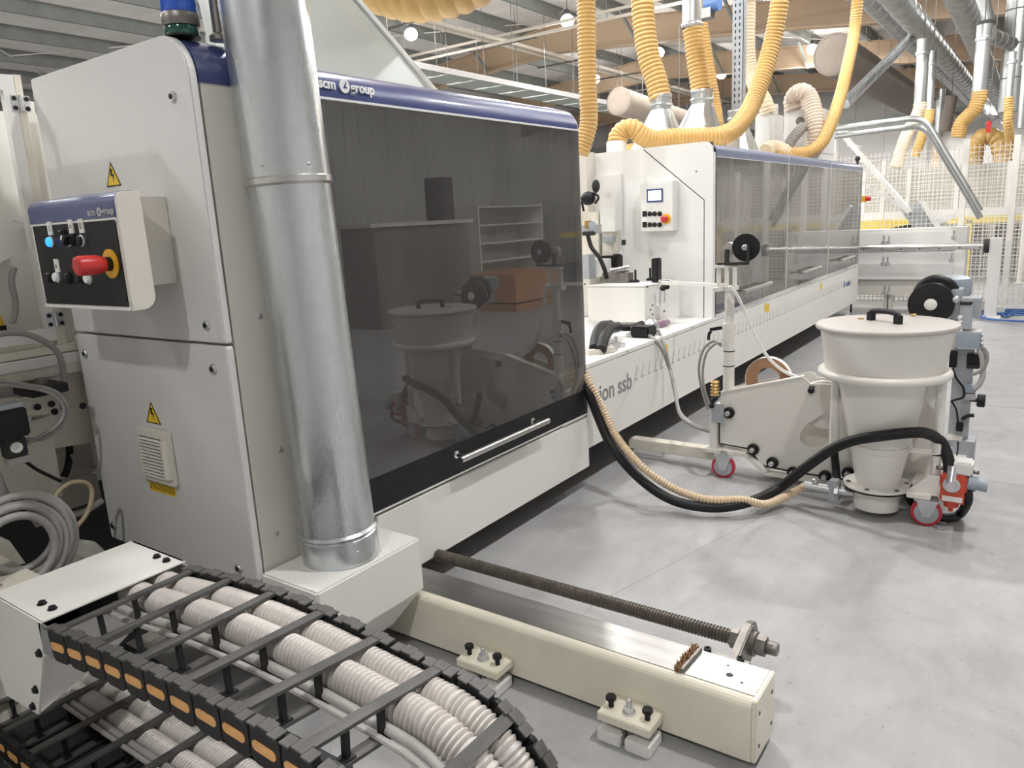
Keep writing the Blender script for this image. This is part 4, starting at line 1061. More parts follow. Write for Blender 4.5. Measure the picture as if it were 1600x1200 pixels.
# white end panel
ep = thing('machine_cover', 'large white end cover facing the camera with a diagonal seam', 'machine cover', (-2.5, 5.36, .716))
def yz(px, py, Y): q = at(px, py, Y=Y); return (q.x, q.z)
YE = 5.36
zt2 = 1.975
MB().prism([(-3.0, .717), (-2.075, .717), (-2.075, 1.57), (-2.56, zt2 - .002), (-3.0, zt2 - .002)], 'xz', YE - .012, YE + .02).build('lower_sheet', 'bright', ep)
MB().prism([(-2.066, .717), (XF - .012, .717), (XF - .012, 1.90)] + [(XF - .072 + .06 * math.cos(a * PI / 10), 1.915 + .06 * math.sin(a * PI / 10)) for a in range(1, 6)] + [(-2.548, zt2), (-2.066, 1.572)], 'xz', YE - .014, YE + .02).build('corner_sheet', 'bright', ep)
MB().bx(-3.0, XF - .02, YE + .012, YE + .03, .717, 1.97).build('backing', 'dark', ep)
MB().bx(-2.064, XF - .002, YE - .02, YE + .03, .717, 1.90).build('edge_post', 'bright', ep)
MB().bx(-3.0, -2.72, YE - .04, YE - .013, 1.0, 1.8).build('cover_sheet', 'bright', ep)
for px, py in ((969, 282), (969, 321), (969, 360), (1088, 268)):
    q = at(px, py, Y=YE - .014); hexbolt(q, (0, -1, 0), ep, .005, .004, 'steel')
# operator box on it
cp = thing('operator_box', 'white operator box with lit screen and red stop on the far white end cover', 'control panel', (-2.44, 5.3, 1.36))
cy = 5.25
a = at(1000, 286, Y=cy); b_ = at(1052, 361, Y=cy)
MB().bx(a.x, b_.x, cy, YE - .012, b_.z, a.z).build('housing', 'bright', cp, bev=.006)
s1 = at(1011, 296, Y=cy); s2 = at(1036, 315, Y=cy)
sc = MB().bx(s1.x, s2.x, cy - .006, cy, s2.z, s1.z).build('screen_frame', 'navy', cp)
MB().bx(s1.x + .012, s2.x - .012, cy - .008, cy - .005, s2.z + .012, s1.z - .012).build('screen', 'screen', sc)
for row in (334, 351):
    q = at(1007.5, row, Y=cy); MB().bx(q.x - .017, q.x + .017, cy - .005, cy, q.z - .02, q.z + .02).build('key_block', 'black', cp)
    q2 = at(1007.5, row - 7, Y=cy); MB().bx(q2.x - .017, q2.x + .017, cy - .004, cy, q2.z - .015, q2.z + .015).build('label_plate', 'paper', cp)
    for px in (1015.5, 1023, 1031):
        MB().lathe(at(px, row, Y=cy), [(.018, 0), (.018, .008), (.013, .012)], 16, (0, -1, 0)).build('button', 'black', cp)
q = at(1041, 342, Y=cy)
eb = MB().lathe(q, [(.037, 0), (.037, .005), (.02, .006)], 22, (0, -1, 0)).build('stop_collar', 'yellow', cp)
MB().lathe(q, [(.018, .005), (.024, .02), (.026, .045), (.018, .052)], 18, (0, -1, 0)).build('stop_button', 'red', eb)

# ------------------------------------------------------------------ edge magazine on the bed
A = at(1008, 504, Z=.76); B = at(1062, 494, Z=.76); C_ = at(905, 505, Z=.76)
mg = thing('edge_magazine', 'white box shaped edge feed magazine on the machine bed', 'machine unit', tuple((A + B + C_) / 3))
dxy = B - A; D_ = C_ + dxy; lo = [A, B, D_, C_]; C_.y = A.y - .02
hi = [p + Vector((0, 0, .245)) for p in lo]
MB().loft(lo, hi).build('box', 'white', mg, bev=.004)
MB().loft([p + Vector((0, 0, .247)) for p in lo], [p + Vector((0, 0, .256)) for p in lo]).build('lid', 'bright', mg)
for px, py in ((1019, 477), (1016, 484), (1019, 491), (1016, 499), (1037, 486), (1012, 448), (914, 444), (951, 450)):
    P = A + (B - A) * ((px - 1008) / 54) if px > 1008 else Vector((at(px, py, Y=A.y).x, A.y, 0))
    z = at(px, py, Y=P.y).z
    MB().lathe((P.x, P.y, z), [(.006, 0), (.006, .004)], 8, (.9, -.35, 0) if px > 1008 else (0, -1, 0)).build('screw', 'black', mg)
topz = .76 + .257
def onmag(px, py): return at(px, py, Z=topz)
p = onmag(1026, 441); MB().box(p + Vector((0, 0, .085)), (.05, .07, .17)).build('black_stop', 'black', mg, bev=.006)
for px, py in ((993, 441), (1016, 438)):
    p = onmag(px, py); MB().lathe(p, [(.03, 0), (.03, .012), (.012, .018), (.008, .02), (.008, .09)], 14).build('star_screw', 'black', mg)
p = onmag(963, 441); MB().box(p + Vector((0, 0, .035)), (.24, .08, .07)).build('dark_carriage', 'steel', mg, bev=.004)
for k in range(5):
    q = at(956 + 6 * k, 424 - 1.2 * k, Y=onmag(963, 441).y + .02)
    MB().lathe(q, [(.018, -.016), (.024, -.012), (.024, .012), (.018, .016)], 18, (.85, .5, .13)).build('chrome_roller', 'chrome', mg)
p = at(1036, 450, Y=A.y + .15)
MB().tube([at(1028, 443, Y=A.y + .1), at(1032, 438, Y=A.y + .1), at(1046, 438, Y=A.y + .12), at(1048, 441, Y=A.y + .12)], .006, 8).build('guide_bow', 'zinc', mg)
MB().bar(at(1029, 451, Y=A.y + .08), at(1029, 478, Y=A.y + .08), .03, .02).bar(at(1037, 451, Y=A.y + .08), at(1037, 472, Y=A.y + .08), .018, .014).build('guide_pin', 'zinc', mg)
MB().ball(at(1036, 450, Y=A.y + .06), .022).ball(at(1042, 448, Y=A.y + .06), .02).build('clamp_knob', 'black', mg)
# vertical unit behind the magazine
vu = thing('glue_unit', 'cream glue unit with small valves between hood and white end cover', 'machine unit', (-3.0, 4.9, .716))
YV = 5.1
def pb(name, mat, x0, y0, x1, y1, Y, dy, parent, bev=.004):
    a = at(x0, y0, Y=Y); b = at(x1, y1, Y=Y)
    return MB().bx(min(a.x, b.x), max(a.x, b.x), Y, Y + dy, min(a.z, b.z), max(a.z, b.z)).build(name, mat, parent, bev=bev)
MB().bx(-3.35, -2.95, 5.2, 5.33, .72, 1.98).build('back_plate', 'beige', vu)
pb('column', 'cream_old', 908, 332, 937, 432, YV, .12, vu)
pb('head', 'white', 936, 300, 962, 362, YV, .1, vu)
pb('slide', 'cream_old', 940, 362, 957, 400, YV + .02, .1, vu)
pb('cylinder', 'alu', 940, 370, 958, 379, YV - .03, .05, vu)
pb('dark_block', 'black', 938, 400, 964, 418, YV - .03, .1, vu)
pb('valve_block', 'zinc', 906, 352, 928, 366, 4.85, .12, vu)
pb('valve_block', 'alu', 910, 398, 921, 436, 4.8, .1, vu)
pb('white_block', 'bright', 921, 406, 941, 433, 4.9, .15, vu)
pb('valve', 'dark', 909, 362, 926, 368, 4.83, .05, vu)
pb('terminal', 'brass', 913, 345, 920, 357, 4.84, .05, vu)
MB().ball(at(919, 310, Y=4.9), .055, sc=(1, 1, .9)).build('black_knob', 'black', vu)
MB().ball(at(931, 291, Y=5.0), .03, sc=(1, 1, 1.6)).build('red_cap', 'dark', vu)
MB().lathe(at(926, 352, Y=4.83), [(.03, 0), (.03, .01), (.012, .012)], 16, (0, -1, 0)).build('gauge', 'bluegrey', vu)
MB().tube([at(x, y, Y=4.8) for x, y in ((918, 366), (924, 386), (936, 402), (944, 420), (948, 436))], .016, 9).build('cable', 'rubber', vu)
MB().tube([at(x, y, Y=4.9) for x, y in ((912, 330), (910, 312), (925, 302), (935, 308), (930, 318))], .009, 8).build('cable', 'rubber', vu)
MB().tube([at(x, y, Y=YV - .05) for x, y in ((973, 378), (974, 390), (968, 398))], .01, 8).build('cable', 'zinc', vu)
pb('plug', 'black', 971, 375, 975, 383, YV - .06, .03, vu, 0)
MB().lathe(at(964, 397, Y=YV - .06), [(.03, 0), (.03, .012), (.012, .014), (.012, .04)], 8, (0, 0, -1)).build('star_knob', 'black', vu)
# cables that hang out below the magazine
def cab2(label, pts, r, mat, cat='cable', name='cable'):
    return tag(MB().tube([Vector(p) for p in pts], r, 10).build(name, mat), label, cat)
zdk = .718
def dk(px, py, z): return at(px, py, Z=z)
cab2('thick black ribbed cable bent onto the bed under the magazine', [dk(953, 508, .80), dk(940, 511, .83), dk(932, 525, .80), dk(929, 545, .745)], .034, 'rubber')
cab2('second thick black cable bent onto the bed beside the first', [dk(965, 511, .79), dk(952, 515, .81), dk(943, 530, .79), dk(939, 546, .745)], .034, 'rubber')
cab2('dark cable bundle running under the edge magazine', [dk(960, 512, .78), dk(985, 512, .77), dk(1003, 506, .77)], .022, 'rubber')
pu = thing('glue_pump', 'black motor with silver fitting on the bed under the magazine', 'motor', tuple(dk(1008, 518, zdk)))
q = dk(1003, 526, zdk); MB().bx(q.x - .06, q.x + .07, q.y - .05, q.y + .08, zdk, zdk + .07).build('motor_block', 'black', pu, bev=.01)
q = dk(1018, 522, zdk); MB().ball(q + Vector((0, 0, .05)), .05, sc=(1, 1, 1.1)).build('silver_fitting', 'zinc', pu)
for (px, py) in ((988, 525), (950, 548), (962, 541)):
    q = dk(px, py, zdk); tag(MB().lathe(q, [(.02, 0), (.02, .03), (.013, .032), (.013, .06)], 12).bx(q.x - .03, q.x + .05, q.y - .03, q.y + .03, zdk, zdk + .02).build('air_fitting', 'zinc'), {988: 'small metal stud fitting below the magazine centre', 950: 'small metal air fitting near the window edge of the hood', 962: 'white plastic air fitting on the bed front'}[px], 'fitting')
tag(MB().bar(dk(917, 551, .73), dk(958, 545, .735), .05, .03).build('sensor_rail', 'cream_old'), 'small cream sensor rail on the bed next to the hood', 'rail')
tag(MB().tube([dk(1020, 509, .74), dk(1035, 505, .745), dk(1043, 503, .74)], .02, 8).build('purple_hose', simple('purple_hose', (.28, .16, .25), .4)), 'purple hose end under the magazine', 'hose')
tag(MB().bx(-3.3, -2.85, 3.7, 4.6, .717, 1.02).build('bed_block', 'cream_old'), 'cream casting on the bed behind the hood edge', 'casting')
# long cables from the bed to the trolley foot
tag(MB().tube([at(996, 515, X=-2.2), at(1020, 528, X=-2.02), at(1035, 548, X=-1.97), at(1044, 570, X=-1.95), at(1050, 590, X=-1.9), at(1056, 620, X=-1.85), at(1064, 650, X=-1.7), at(1085, 666, X=-1.6), at(1108, 674, Y=4.05)], .011, 8).build('air_cable', 'cable'), 'grey cable dropping from the bed to the trolley foot', 'cable')
tag(MB().tube([at(1022, 505, X=-2.2), at(1033, 525, X=-2.02), at(1040, 548, X=-1.96), at(1047, 575, X=-1.93), at(1053, 600, X=-1.88), at(1061, 640, X=-1.75), at(1080, 661, X=-1.62), at(1106, 671, Y=4.07)], .009, 8).build('air_cable', 'cable'), 'thinner cable beside the one dropping to the trolley', 'cable')
# foot bar that ties bed and trolley
tag(MB().bx(at(986, 668, Y=4.12).x, -1.46, 4.08, 4.16, .06, .125).build('tie_bar', 'cream_old', bev=.004), 'cream tie bar on the floor between machine bed and trolley', 'bar')

# ================================================================== spool trolley
tl = thing('spool_trolley', 'white wheeled trolley of steel plates beside the hopper', 'trolley', (-1.1, 4.08, 0))
YT = 4.05
def tx(px, py, Y=YT): q = at(px, py, Y=Y); return (q.x, q.z)
outer = [tx(1124, 640), tx(1126, 614), tx(1254, 590), tx(1260, 592), tx(1266, 600), (-.60, .60), (-.385, .58), (-.385, .10), tx(1300, 744), tx(1232, 733), tx(1190, 724), tx(1170, 700), tx(1124, 692)]
hole = [tx(1310, 628), tx(1290, 645), tx(1258, 664), tx(1250, 676), tx(1250, 688), tx(1258, 698), tx(1272, 701), tx(1290, 695), tx(1312, 682)]
def keyhole(out, hol, i, j):
    """outline with a cut-out, joined by a slit"""
    e = 2e-4
    return out[:i + 1] + hol[j:] + hol[:j] + [(hol[j][0] + e, hol[j][1] + e), (out[i][0] + e, out[i][1] + e)] + out[i + 1:]
MB().prism(keyhole(outer, hole, 11, 4), 'xz', YT, YT + .008).build('side_plate', 'hopper', tl)
MB().prism([(p[0], p[1]) for p in outer], 'xz', YT + .16, YT + .168).build('side_plate', 'hopper', tl)
lipp = [tx(1126, 614), tx(1254, 590)]
MB().bar((lipp[0][0], YT + .02, lipp[0][1] + .004), (lipp[1][0], YT + .02, lipp[1][1] + .004), .05, .008).build('top_flange', 'hopper', tl)
dsk = tx(1282, 640, YT + .06)
MB().lathe((dsk[0] + .02, YT + .06, dsk[1] + .03), [(.001, 0), (.13, 0), (.135, .006), (.13, .012)], 36, (0, -1, 0)).build('inner_disc', 'hopper', tl)
gp = [(p[0], YT + .002, p[1]) for p in (tx(1124, 640), tx(1124, 693), tx(1168, 701), tx(1178, 712), tx(1188, 727), tx(1232, 736), tx(1300, 747), (-.39, .095))]
MB().tube(gp, .005, 6, smooth=False).build('edge_gasket', 'rubber', tl)
fr = MB()
a = tx(1117, 640); b = tx(1116, 700)
fr.bx(a[0] - .02, a[0] + .022, YT - .03, YT + .12, b[1] - .01, a[1] + .02)
b2 = tx(1168, 706)
fr.bx(b[0] - .05, b2[0], YT - .04, YT + .14, b[1] - .018, b[1] + .004)
c2 = tx(1200, 738); d2 = tx(1300, 752)
fr.bar((b2[0], YT + .05, b[1] - .008), (c2[0], YT + .05, c2[1] + .004), .18, .022)
fr.bar((c2[0] - .01, YT + .05, c2[1] + .002), (-.36, YT + .05, d2[1] + .0), .18, .022)
fr.build('chassis', 'hopper', tl, bev=.003)
# extra foot under the far end
fr2 = MB(); fr2.bx(-.46, -.36, 3.74, 4.36, .135, .16); fr2.build('cross_member', 'hopper', tl, bev=.003)
def caster(x, y, label, ang, top, fmat='zinc'):
    rw = .066; q = Vector((x, y, rw)); ax = Vector((math.sin(ang), -math.cos(ang), 0))
    f = MB(); t = ax.cross(Vector((0, 0, 1)))
    o = MB().lathe(q - ax * .017, [(rw - .012, 0), (rw, .006), (rw, .028), (rw - .012, .034)], 28, ax).build('caster_tyre', 'wheelred', tl, label=label)
    MB().lathe(q - ax * .02, [(.014, 0), (.05, .001), (.054, .006), (.054, .034), (.05, .039), (.014, .04)], 24, ax).build('wheel_disc', 'alu', o)
    for s in (-1, 1):
        pts = [(-.045, .128), (.045, .128), (.016, .05), (-.016, .05)]
        vs = [q + ax * (s * .026) + t * p[0] + Vector((0, 0, p[1] - rw)) for p in pts]; vs2 = [v + ax * (s * .003) for v in vs]
        f.loft(vs, vs2)
    f.box(q + Vector((0, 0, .064)), (.1, .07, .008)); f.cyl(q + Vector((0, 0, .066)), (q.x, q.y, top), .02, seg=12)
    f.cyl(q - ax * .032, q + ax * .032, .008, seg=10); f.build('caster_fork', fmat, o)
caster(-.376, 3.775, 'red tyred caster in front, under the hopper leg', .12, .145)
caster(-.434, 4.29, 'red tyred caster behind the hopper', .2, .145)
caster(-1.425, 3.99, 'red tyred caster at the machine end of the trolley', .1, .15)
for (px, py) in ((1140, 644), (1178, 701), (1208, 722), (1240, 737), (1290, 743), (1326, 738)):
    x, z = tx(px, py)
    k = MB().lathe((x, YT, z), [(.03, 0), (.032, .004), (.032, .02), (.028, .024)], 20, (0, -1, 0)).build('plate_knob', 'rubber', tl)
    MB().lathe((x, YT - .024, z), [(.014, 0), (.014, .022), (.011, .026)], 14, (0, -1, 0)).build('knob_pin', 'zinc', k)
x, z = tx(1269, 603); MB().bx(x - .012, x + .012, YT - .02, YT, z - .03, z + .0).build('hook', 'black', tl); MB().ball((x, YT - .02, z - .02), .018).build('hook_ball', 'black', tl)
a = tx(1122, 628); b = tx(1134, 658); MB().bx(a[0] - .02, b[0] + .005, YT - .05, YT - .044, b[1], a[1]).build('bracket_plate', 'alu', tl)
for (px, py) in ((1114, 626), (1112, 634), (1118, 622)): MB().ball(at(px, py, Y=YT - .05), .016).build('cable_gland', 'black', tl)
sp2 = MB()
for k in range(5): q = at(1117, 598 + k * 5, Y=YT + .05); sp2.lathe(q, [(.022, 0), (.026, .005), (.022, .01)], 14, (0, 0, 1))
sp2.build('coil_spring', 'brass', tl)
# post with guide spools
pz = tx(1136, 612)[1] - .2; X0 = tx(1136, 560)[0]; YP = YT + .03
z1 = at(1137, 505, Y=YP).z; z2 = at(1138, 452, Y=YP).z; z3 = at(1138, 416, Y=YP).z
ps = MB().cyl((X0, YP, pz), (X0, YP, z1), .031, seg=20).cyl((X0, YP, z1), (X0, YP, z2), .025, seg=20).build('post', 'hopper', tl)
for py in (548, 571): MB().lathe((X0, YP, at(1136, py, Y=YP).z), [(.0315, -.003), (.0335, 0), (.0315, .003)], 18, caps=False).build('tie_strap', 'rubber', ps)
MB().bar((X0 - .08, YP - .03, z2), (X0 + .05, YP + .0, z2 + .01), .035, .022).bar((X0 - .07, YP - .03, z3), (X0 + .05, YP, z3 + .005), .035, .016).build('guide_fork', 'hopper', tl)
for dx in (-.055, -.01, .035): MB().cyl((X0 + dx, YP - .02, z2), (X0 + dx, YP - .02, z3), .012, seg=12).build('guide_rod', 'hopper', tl)
za = at(1140, 412, Y=YP).z
MB().bar((X0 - .06, YP - .02, za), (X0 + .11, YP - .02, za + .003), .03, .016).build('spool_arm', 'dark', tl)
s1 = at(1167, 386, Y=YP); s0_ = at(1140, 389, Y=YP + .02)
MB().bar((s0_.x, YP - .02, za), (s0_.x, YP - .02, s0_.z), .02, .024, (0, 1, 0)).bar((X0 + .11, YP - .03, za), (X0 + .11, YP - .03, s1.z + .01), .012, .02, (0, 1, 0)).build('spool_fork', 'dark', tl)
sd = MB().lathe((s1.x, YP + .0, s1.z), [(.001, 0), (.072, 0), (.075, .004), (.075, .02), (.072, .024), (.001, .024)], 36, (0, -1, 0)).build('guide_spool', 'rubber', tl, label='black guide spool on top of the post')
MB().lathe((s1.x, YP - .024, s1.z), [(.016, 0), (.016, .014), (.01, .018)], 16, (0, -1, 0)).build('spool_hub', 'zinc', sd)
sd2 = MB().lathe((s0_.x + .005, YP + .03, s0_.z + .002), [(.001, 0), (.034, 0), (.036, .01), (.034, .04), (.001, .04)], 24, (0, -1, 0)).build('guide_roller', 'greyhose', tl)
MB().tube([at(1111, 518, Y=YP - .02), at(1108, 522, Y=YP - .02), at(1107, 531, Y=YP - .02)], .009, 8).bar(at(1110, 515, Y=YP - .01), at(1128, 512, Y=YP - .01), .018, .018).build('clamp_lever', 'rubber', tl)
# edging coil, tape strand
ec = at(1200, 592, Y=YT + .1)
eo = MB().lathe((ec.x, YT + .13, ec.z - .005), [(.068, 0), (.125, 0), (.125, .03), (.068, .03), (.068, 0)], 40, (0, -1, 0), smooth=False, caps=False).build('edging_coil', 'coil')
tag(eo, 'coil of brown edging standing between the trolley plates', 'coil')
MB().lathe((ec.x, YT + .134, ec.z - .005), [(.1255, 0), (.128, 0), (.128, .038), (.1255, .038), (.1255, 0)], 40, (0, -1, 0), caps=False).build('outer_wrap', 'tape', eo)
def ribbon(pts, wd, th, label, mat, cat='tape'):
    p = spline(pts, 14); mb = MB(); vs = []
    for i, q in enumerate(p):
        t = (p[min(i + 1, len(p) - 1)] - p[max(i - 1, 0)]).normalized(); s = Vector((.25, -1, 0)); s = (s - t * s.dot(t)).normalized(); n = t.cross(s)
        for a, b in ((-1, -1), (1, -1), (1, 1), (-1, 1)): vs.append(q + s * a * wd / 2 + n * b * th / 2)
    L = len(p)
    mb.add(vs, [(i * 4 + k, i * 4 + (k + 1) % 4, i * 4 + 4 + (k + 1) % 4, i * 4 + 4 + k) for i in range(L - 1) for k in range(4)] + [(0, 1, 2, 3), tuple(range(L * 4 - 4, L * 4))])
    return tag(mb.build('edging_tape', mat), label, cat)
ribbon([at(1140, 447, Y=YP - .06), at(1152, 462, Y=YP - .04), at(1165, 490, Y=YP), at(1180, 525, Y=YP + .02), at(1200, 558, Y=YP + .04), at(1222, 578, Y=YP + .05), at(1246, 590, Y=YP + .05)], .024, .014, 'white edging tape curving down from the post to the trolley plates', 'tape')
ribbon([at(1030, 443, Y=A.y + .12), at(1070, 443, Y=4.6), at(1110, 445, Y=4.25), at(1134, 446, Y=YP - .05)], .012, .02, 'white edging tape stretched from the magazine to the post', 'tape')
tag(MB().tube([at(1128, 541, Y=YP - .03), at(1115, 533, Y=YP - .03), at(1099, 546, Y=YP - .03), at(1092, 575, Y=YP - .03), at(1096, 605, Y=YP - .02), at(1106, 640, Y=YP - .02)], .008, 8).build('air_cable', 'cable'), 'grey air cable bowed out from the trolley post', 'cable')
tag(MB().tube([at(1128, 536, Y=YP - .03), at(1118, 537, Y=YP - .04), at(1104, 552, Y=YP - .04), at(1098, 580, Y=YP - .03), at(1101, 608, Y=YP - .02), at(1110, 638, Y=YP - .02)], .007, 8).build('air_cable', 'cable'), 'inner grey air cable bowed out from the trolley post', 'cable')

# ================================================================== dust hopper
HX, HY = -.598, 3.82
hp = thing('dust_hopper', 'large grey white cone hopper with a round lid and black handle', 'hopper', (HX, HY, .04))
hc = Vector((HX, HY, 0))
MB().lathe(hc, [(.098, .172), (.136, .372), (.190, .645), (.200, .695), (.252, .700), (.262, .78), (.283, .918), (.287, .926)], 56).build('cone', 'hopper', hp)
ld_ = MB().lathe(hc, [(.287, .922), (.302, .924), (.305, .930), (.305, .938), (.300, .944), (.15, .950), (.001, .952)], 56).build('lid', 'lid', hp)
hz = .951
gr = Vector((HX - .005, HY - .02, hz)); dv = Vector((.80, -.60, 0)).normalized()
hm = MB(); L = .095
for s in (-1, 1):
    c = gr + dv * s * (L - .014); hm.box(c + Vector((0, 0, .018)), (.03, .026, .036), Matrix.Rotation(math.atan2(dv.y, dv.x), 3, 'Z'))
pp = [gr + dv * u + Vector((0, 0, z)) for u, z in ((-L + .005, .03), (-L + .03, .046), (0, .05), (L - .03, .046), (L - .005, .03))]
hm.sweep(spline(pp, 5), .0125, 10); hm.build('handle', 'black', ld_)
for px, py in ((1345, 498), (1427, 492)):
    q = at(px, py, Z=.952); MB().lathe(q, [(.014, -.002), (.014, .003), (.008, .005)], 14).build('brass_plug', 'brass', ld_)
MB().lathe(hc, [(.0, 0)] and [(.268 + .02 * math.cos(a * PI / 5), .715 + .02 * math.sin(a * PI / 5)) for a in range(11)], 56, caps=False).build('ring_tube', 'hopper', hp)
lx, rx = -.80, -.352
MB().cyl((lx, 3.79, .70), (lx, 3.79, .298), .0205, seg=16).build('leg', 'hopper', hp)
MB().cyl((rx, 3.80, .71), (rx, 3.80, .185), .0205, seg=16).build('leg', 'hopper', hp)
MB().prism([(lx, .70), (lx + .05, .70), (lx + .03, .60), (lx + .015, .55), (lx, .55)], 'xz', 3.797, 3.803).build('gusset', 'hopper', hp)
MB().prism([(rx, .70), (rx - .05, .70), (rx - .06, .60), (rx - .02, .55), (rx, .55)], 'xz', 3.797, 3.803).build('gusset', 'hopper', hp)
stp = MB().lathe(hc, [(.130, .335), (.136, .337), (.143, .365), (.134, .367)], 40, caps=False)
stp.bar((lx, 3.79, .345), (HX - .125, 3.79, .352), .05, .006).bar((rx, 3.80, .352), (HX + .125, 3.79, .352), .06, .006)
stp.build('strap', 'hopper', hp)
MB().lathe(hc, [(.095, .150), (.152, .150), (.152, .160), (.098, .160), (.098, .172)], 40).build('flange', 'hopper', hp)
MB().lathe(hc, [(.152, .141), (.154, .149), (.10, .1495)], 40, caps=False).build('gasket', 'rubber', hp)
MB().lathe(hc, [(.103, .04), (.105, .05), (.105, .149)], 36).build('outlet', 'hopper', hp)
for k in range(6):
    a = k * PI / 3 + .35
    MB().lathe(hc + Vector((.13 * math.cos(a), .13 * math.sin(a), .160)), [(.011, 0), (.011, .006)], 6, smooth=False).build('flange_bolt', 'steel', hp)
# leg bracket on the front caster
MB().prism([(rx - .12, .152), (rx + .02, .145), (rx + .022, .25), (rx - .02, .25)], 'xz', 3.765, 3.772).build('leg_bracket', 'hopper', hp)
MB().bx(rx - .1, rx + .022, 3.765, 3.84, .145, .152).build('leg_foot', 'hopper', hp)
for x, z in ((lx, .302), (rx, .345)): MB().lathe((x, 3.79 if x == lx else 3.8, z), [(.021, -.004), (.023, 0), (.021, .004)], 14, caps=False).build('tie_strap', 'rubber', hp)
# nozzle to the left
ny = HY - .02; nz = .095
nzl = thing('suction_nozzle', 'grey metal suction nozzle on the hopper foot', 'nozzle', (HX - .2, ny, .03))
MB().cyl((HX - .10, ny, nz), (HX - .33, ny - .02, nz + .01), .024, seg=16).build('pipe', 'zinc', nzl)
MB().lathe((HX - .17, ny - .005, nz), [(.024, 0), (.042, 0), (.042, .016), (.024, .016)], 6, (-1, -.08, 0), smooth=False).build('union_nut', 'zinc', nzl)
MB().bx(HX - .215, HX - .165, ny - .035, ny + .03, nz - .055, nz + .055).build('flange_block', 'alu', nzl, bev=.006)
MB().ball((HX - .28, ny - .02, nz + .038), .016).build('plug', 'zinc', nzl)

# ------------------------------------------------------------------ hanging hoses between machine and hopper
P = [at(906, 585, X=-2.06), at(920, 612, X=-1.975), at(935, 652, X=-1.93), at(958, 700, X=-1.83), at(1000, 748, X=-1.64), at(1050, 781, Z=.075), at(1110, 793, Z=.05), at(1165, 786, Z=.065), at(1215, 764, Y=3.72), at(1262, 728, Y=3.68), at(1300, 702, Y=3.68), at(1335, 688, Y=3.655), at(1378, 681, Y=3.64), at(1425, 676, Y=3.67), at(1450, 678, Y=3.74), at(1470, 690, Y=3.81), at(1480, 712, Y=3.80), at(1485, 740, Y=3.77)]
tag(MB().tube(P, .0255, 14, 9).build('black_hose', 'rubber'), 'thick black hose sagging from the machine and wrapping round the hopper', 'hose')
P = [at(906, 570, X=-2.06), at(922, 600, X=-1.97), at(942, 640, X=-1.91), at(966, 686, X=-1.80), at(1004, 730, X=-1.62), at(1052, 763, Z=.12), at(1104, 780, Z=.09), at(1160, 781, Z=.085), at(1195, 788, Z=.05), at(1225, 777, Z=.055), at(1250, 764, Y=3.79), Vector((HX - .32, ny - .02, nz + .01))]
tag(MB().corr(P, .0215, .0165, .007, 14, 4).build('beige_hose', 'beigehose'), 'thin beige ribbed hose sagging beside the black hose to the hopper foot', 'hose')
P = [at(1303, 676, Y=3.98), at(1303, 700, Y=3.96), at(1306, 730, Y=3.93), at(1308, 757, Y=3.87)]
tag(MB().tube(P, .02, 12).build('black_hose', 'rubber'), 'short black upright hose left of the hopper cone', 'hose')
P = [at(1512, 765, Y=3.76), at(1511, 785, Y=3.76), at(1500, 803, Z=.03), at(1482, 809, Z=.028), at(1462, 806, Z=.03), at(1435, 795, Z=.06), at(1412, 765, Y=4.0)]
tag(MB().tube(P, .021, 12).build('black_hose', 'rubber'), 'black hose looped on the floor behind the red caster', 'hose')
q = at(1492, 762, Y=3.77)
rv = thing('shut_off_valve', 'red slide valve body with grey fittings beside the front caster', 'valve', (q.x, q.y, q.z - .1))
MB().bx(q.x - .055, q.x + .05, q.y - .04, q.y + .06, q.z - .065, q.z + .07).build('body', 'redpaint', rv, bev=.008)
MB().bx(q.x - .01, q.x + .065, q.y - .03, q.y + .07, q.z + .07, q.z + .13).build('top_block', 'bright', rv, bev=.008)
MB().lathe((q.x - .01, q.y - .04, q.z + .025), [(.035, 0), (.035, .008), (.022, .01), (.022, .03)], 18, (0, -1, 0)).build('port', 'zinc', rv)
MB().cyl((q.x - .015, q.y - .05, q.z + .02), (q.x - .012, q.y - .01, q.z + .10), .022, seg=12).build('elbow', 'zinc', rv)
MB().cyl((q.x + .05, q.y, q.z + .035), (q.x + .085, q.y, q.z + .03), .035, seg=16).cyl((q.x + .085, q.y, q.z + .03), (q.x + .125, q.y, q.z + .025), .026, seg=12).build('solenoid', 'bluegrey', rv)
MB().bx(q.x - .045, q.x + .035, q.y - .042, q.y - .04, q.z - .055, q.z - .03).build('name_plate', 'paper', rv)
MB().cyl((q.x - .01, q.y, q.z - .065), (q.x - .01, q.y, q.z - .09), .03, seg=14).cyl((q.x - .01, q.y, q.z - .09), (q.x - .01, q.y, q.z - .115), .01, seg=10).build('drain_cap', 'redpaint', rv)
for dx in (-.065, .075): MB().cyl((q.x + dx - .015, q.y, q.z + .085), (q.x + dx + .015, q.y, q.z + .085), .009, seg=8).build('pin', 'steel', rv)

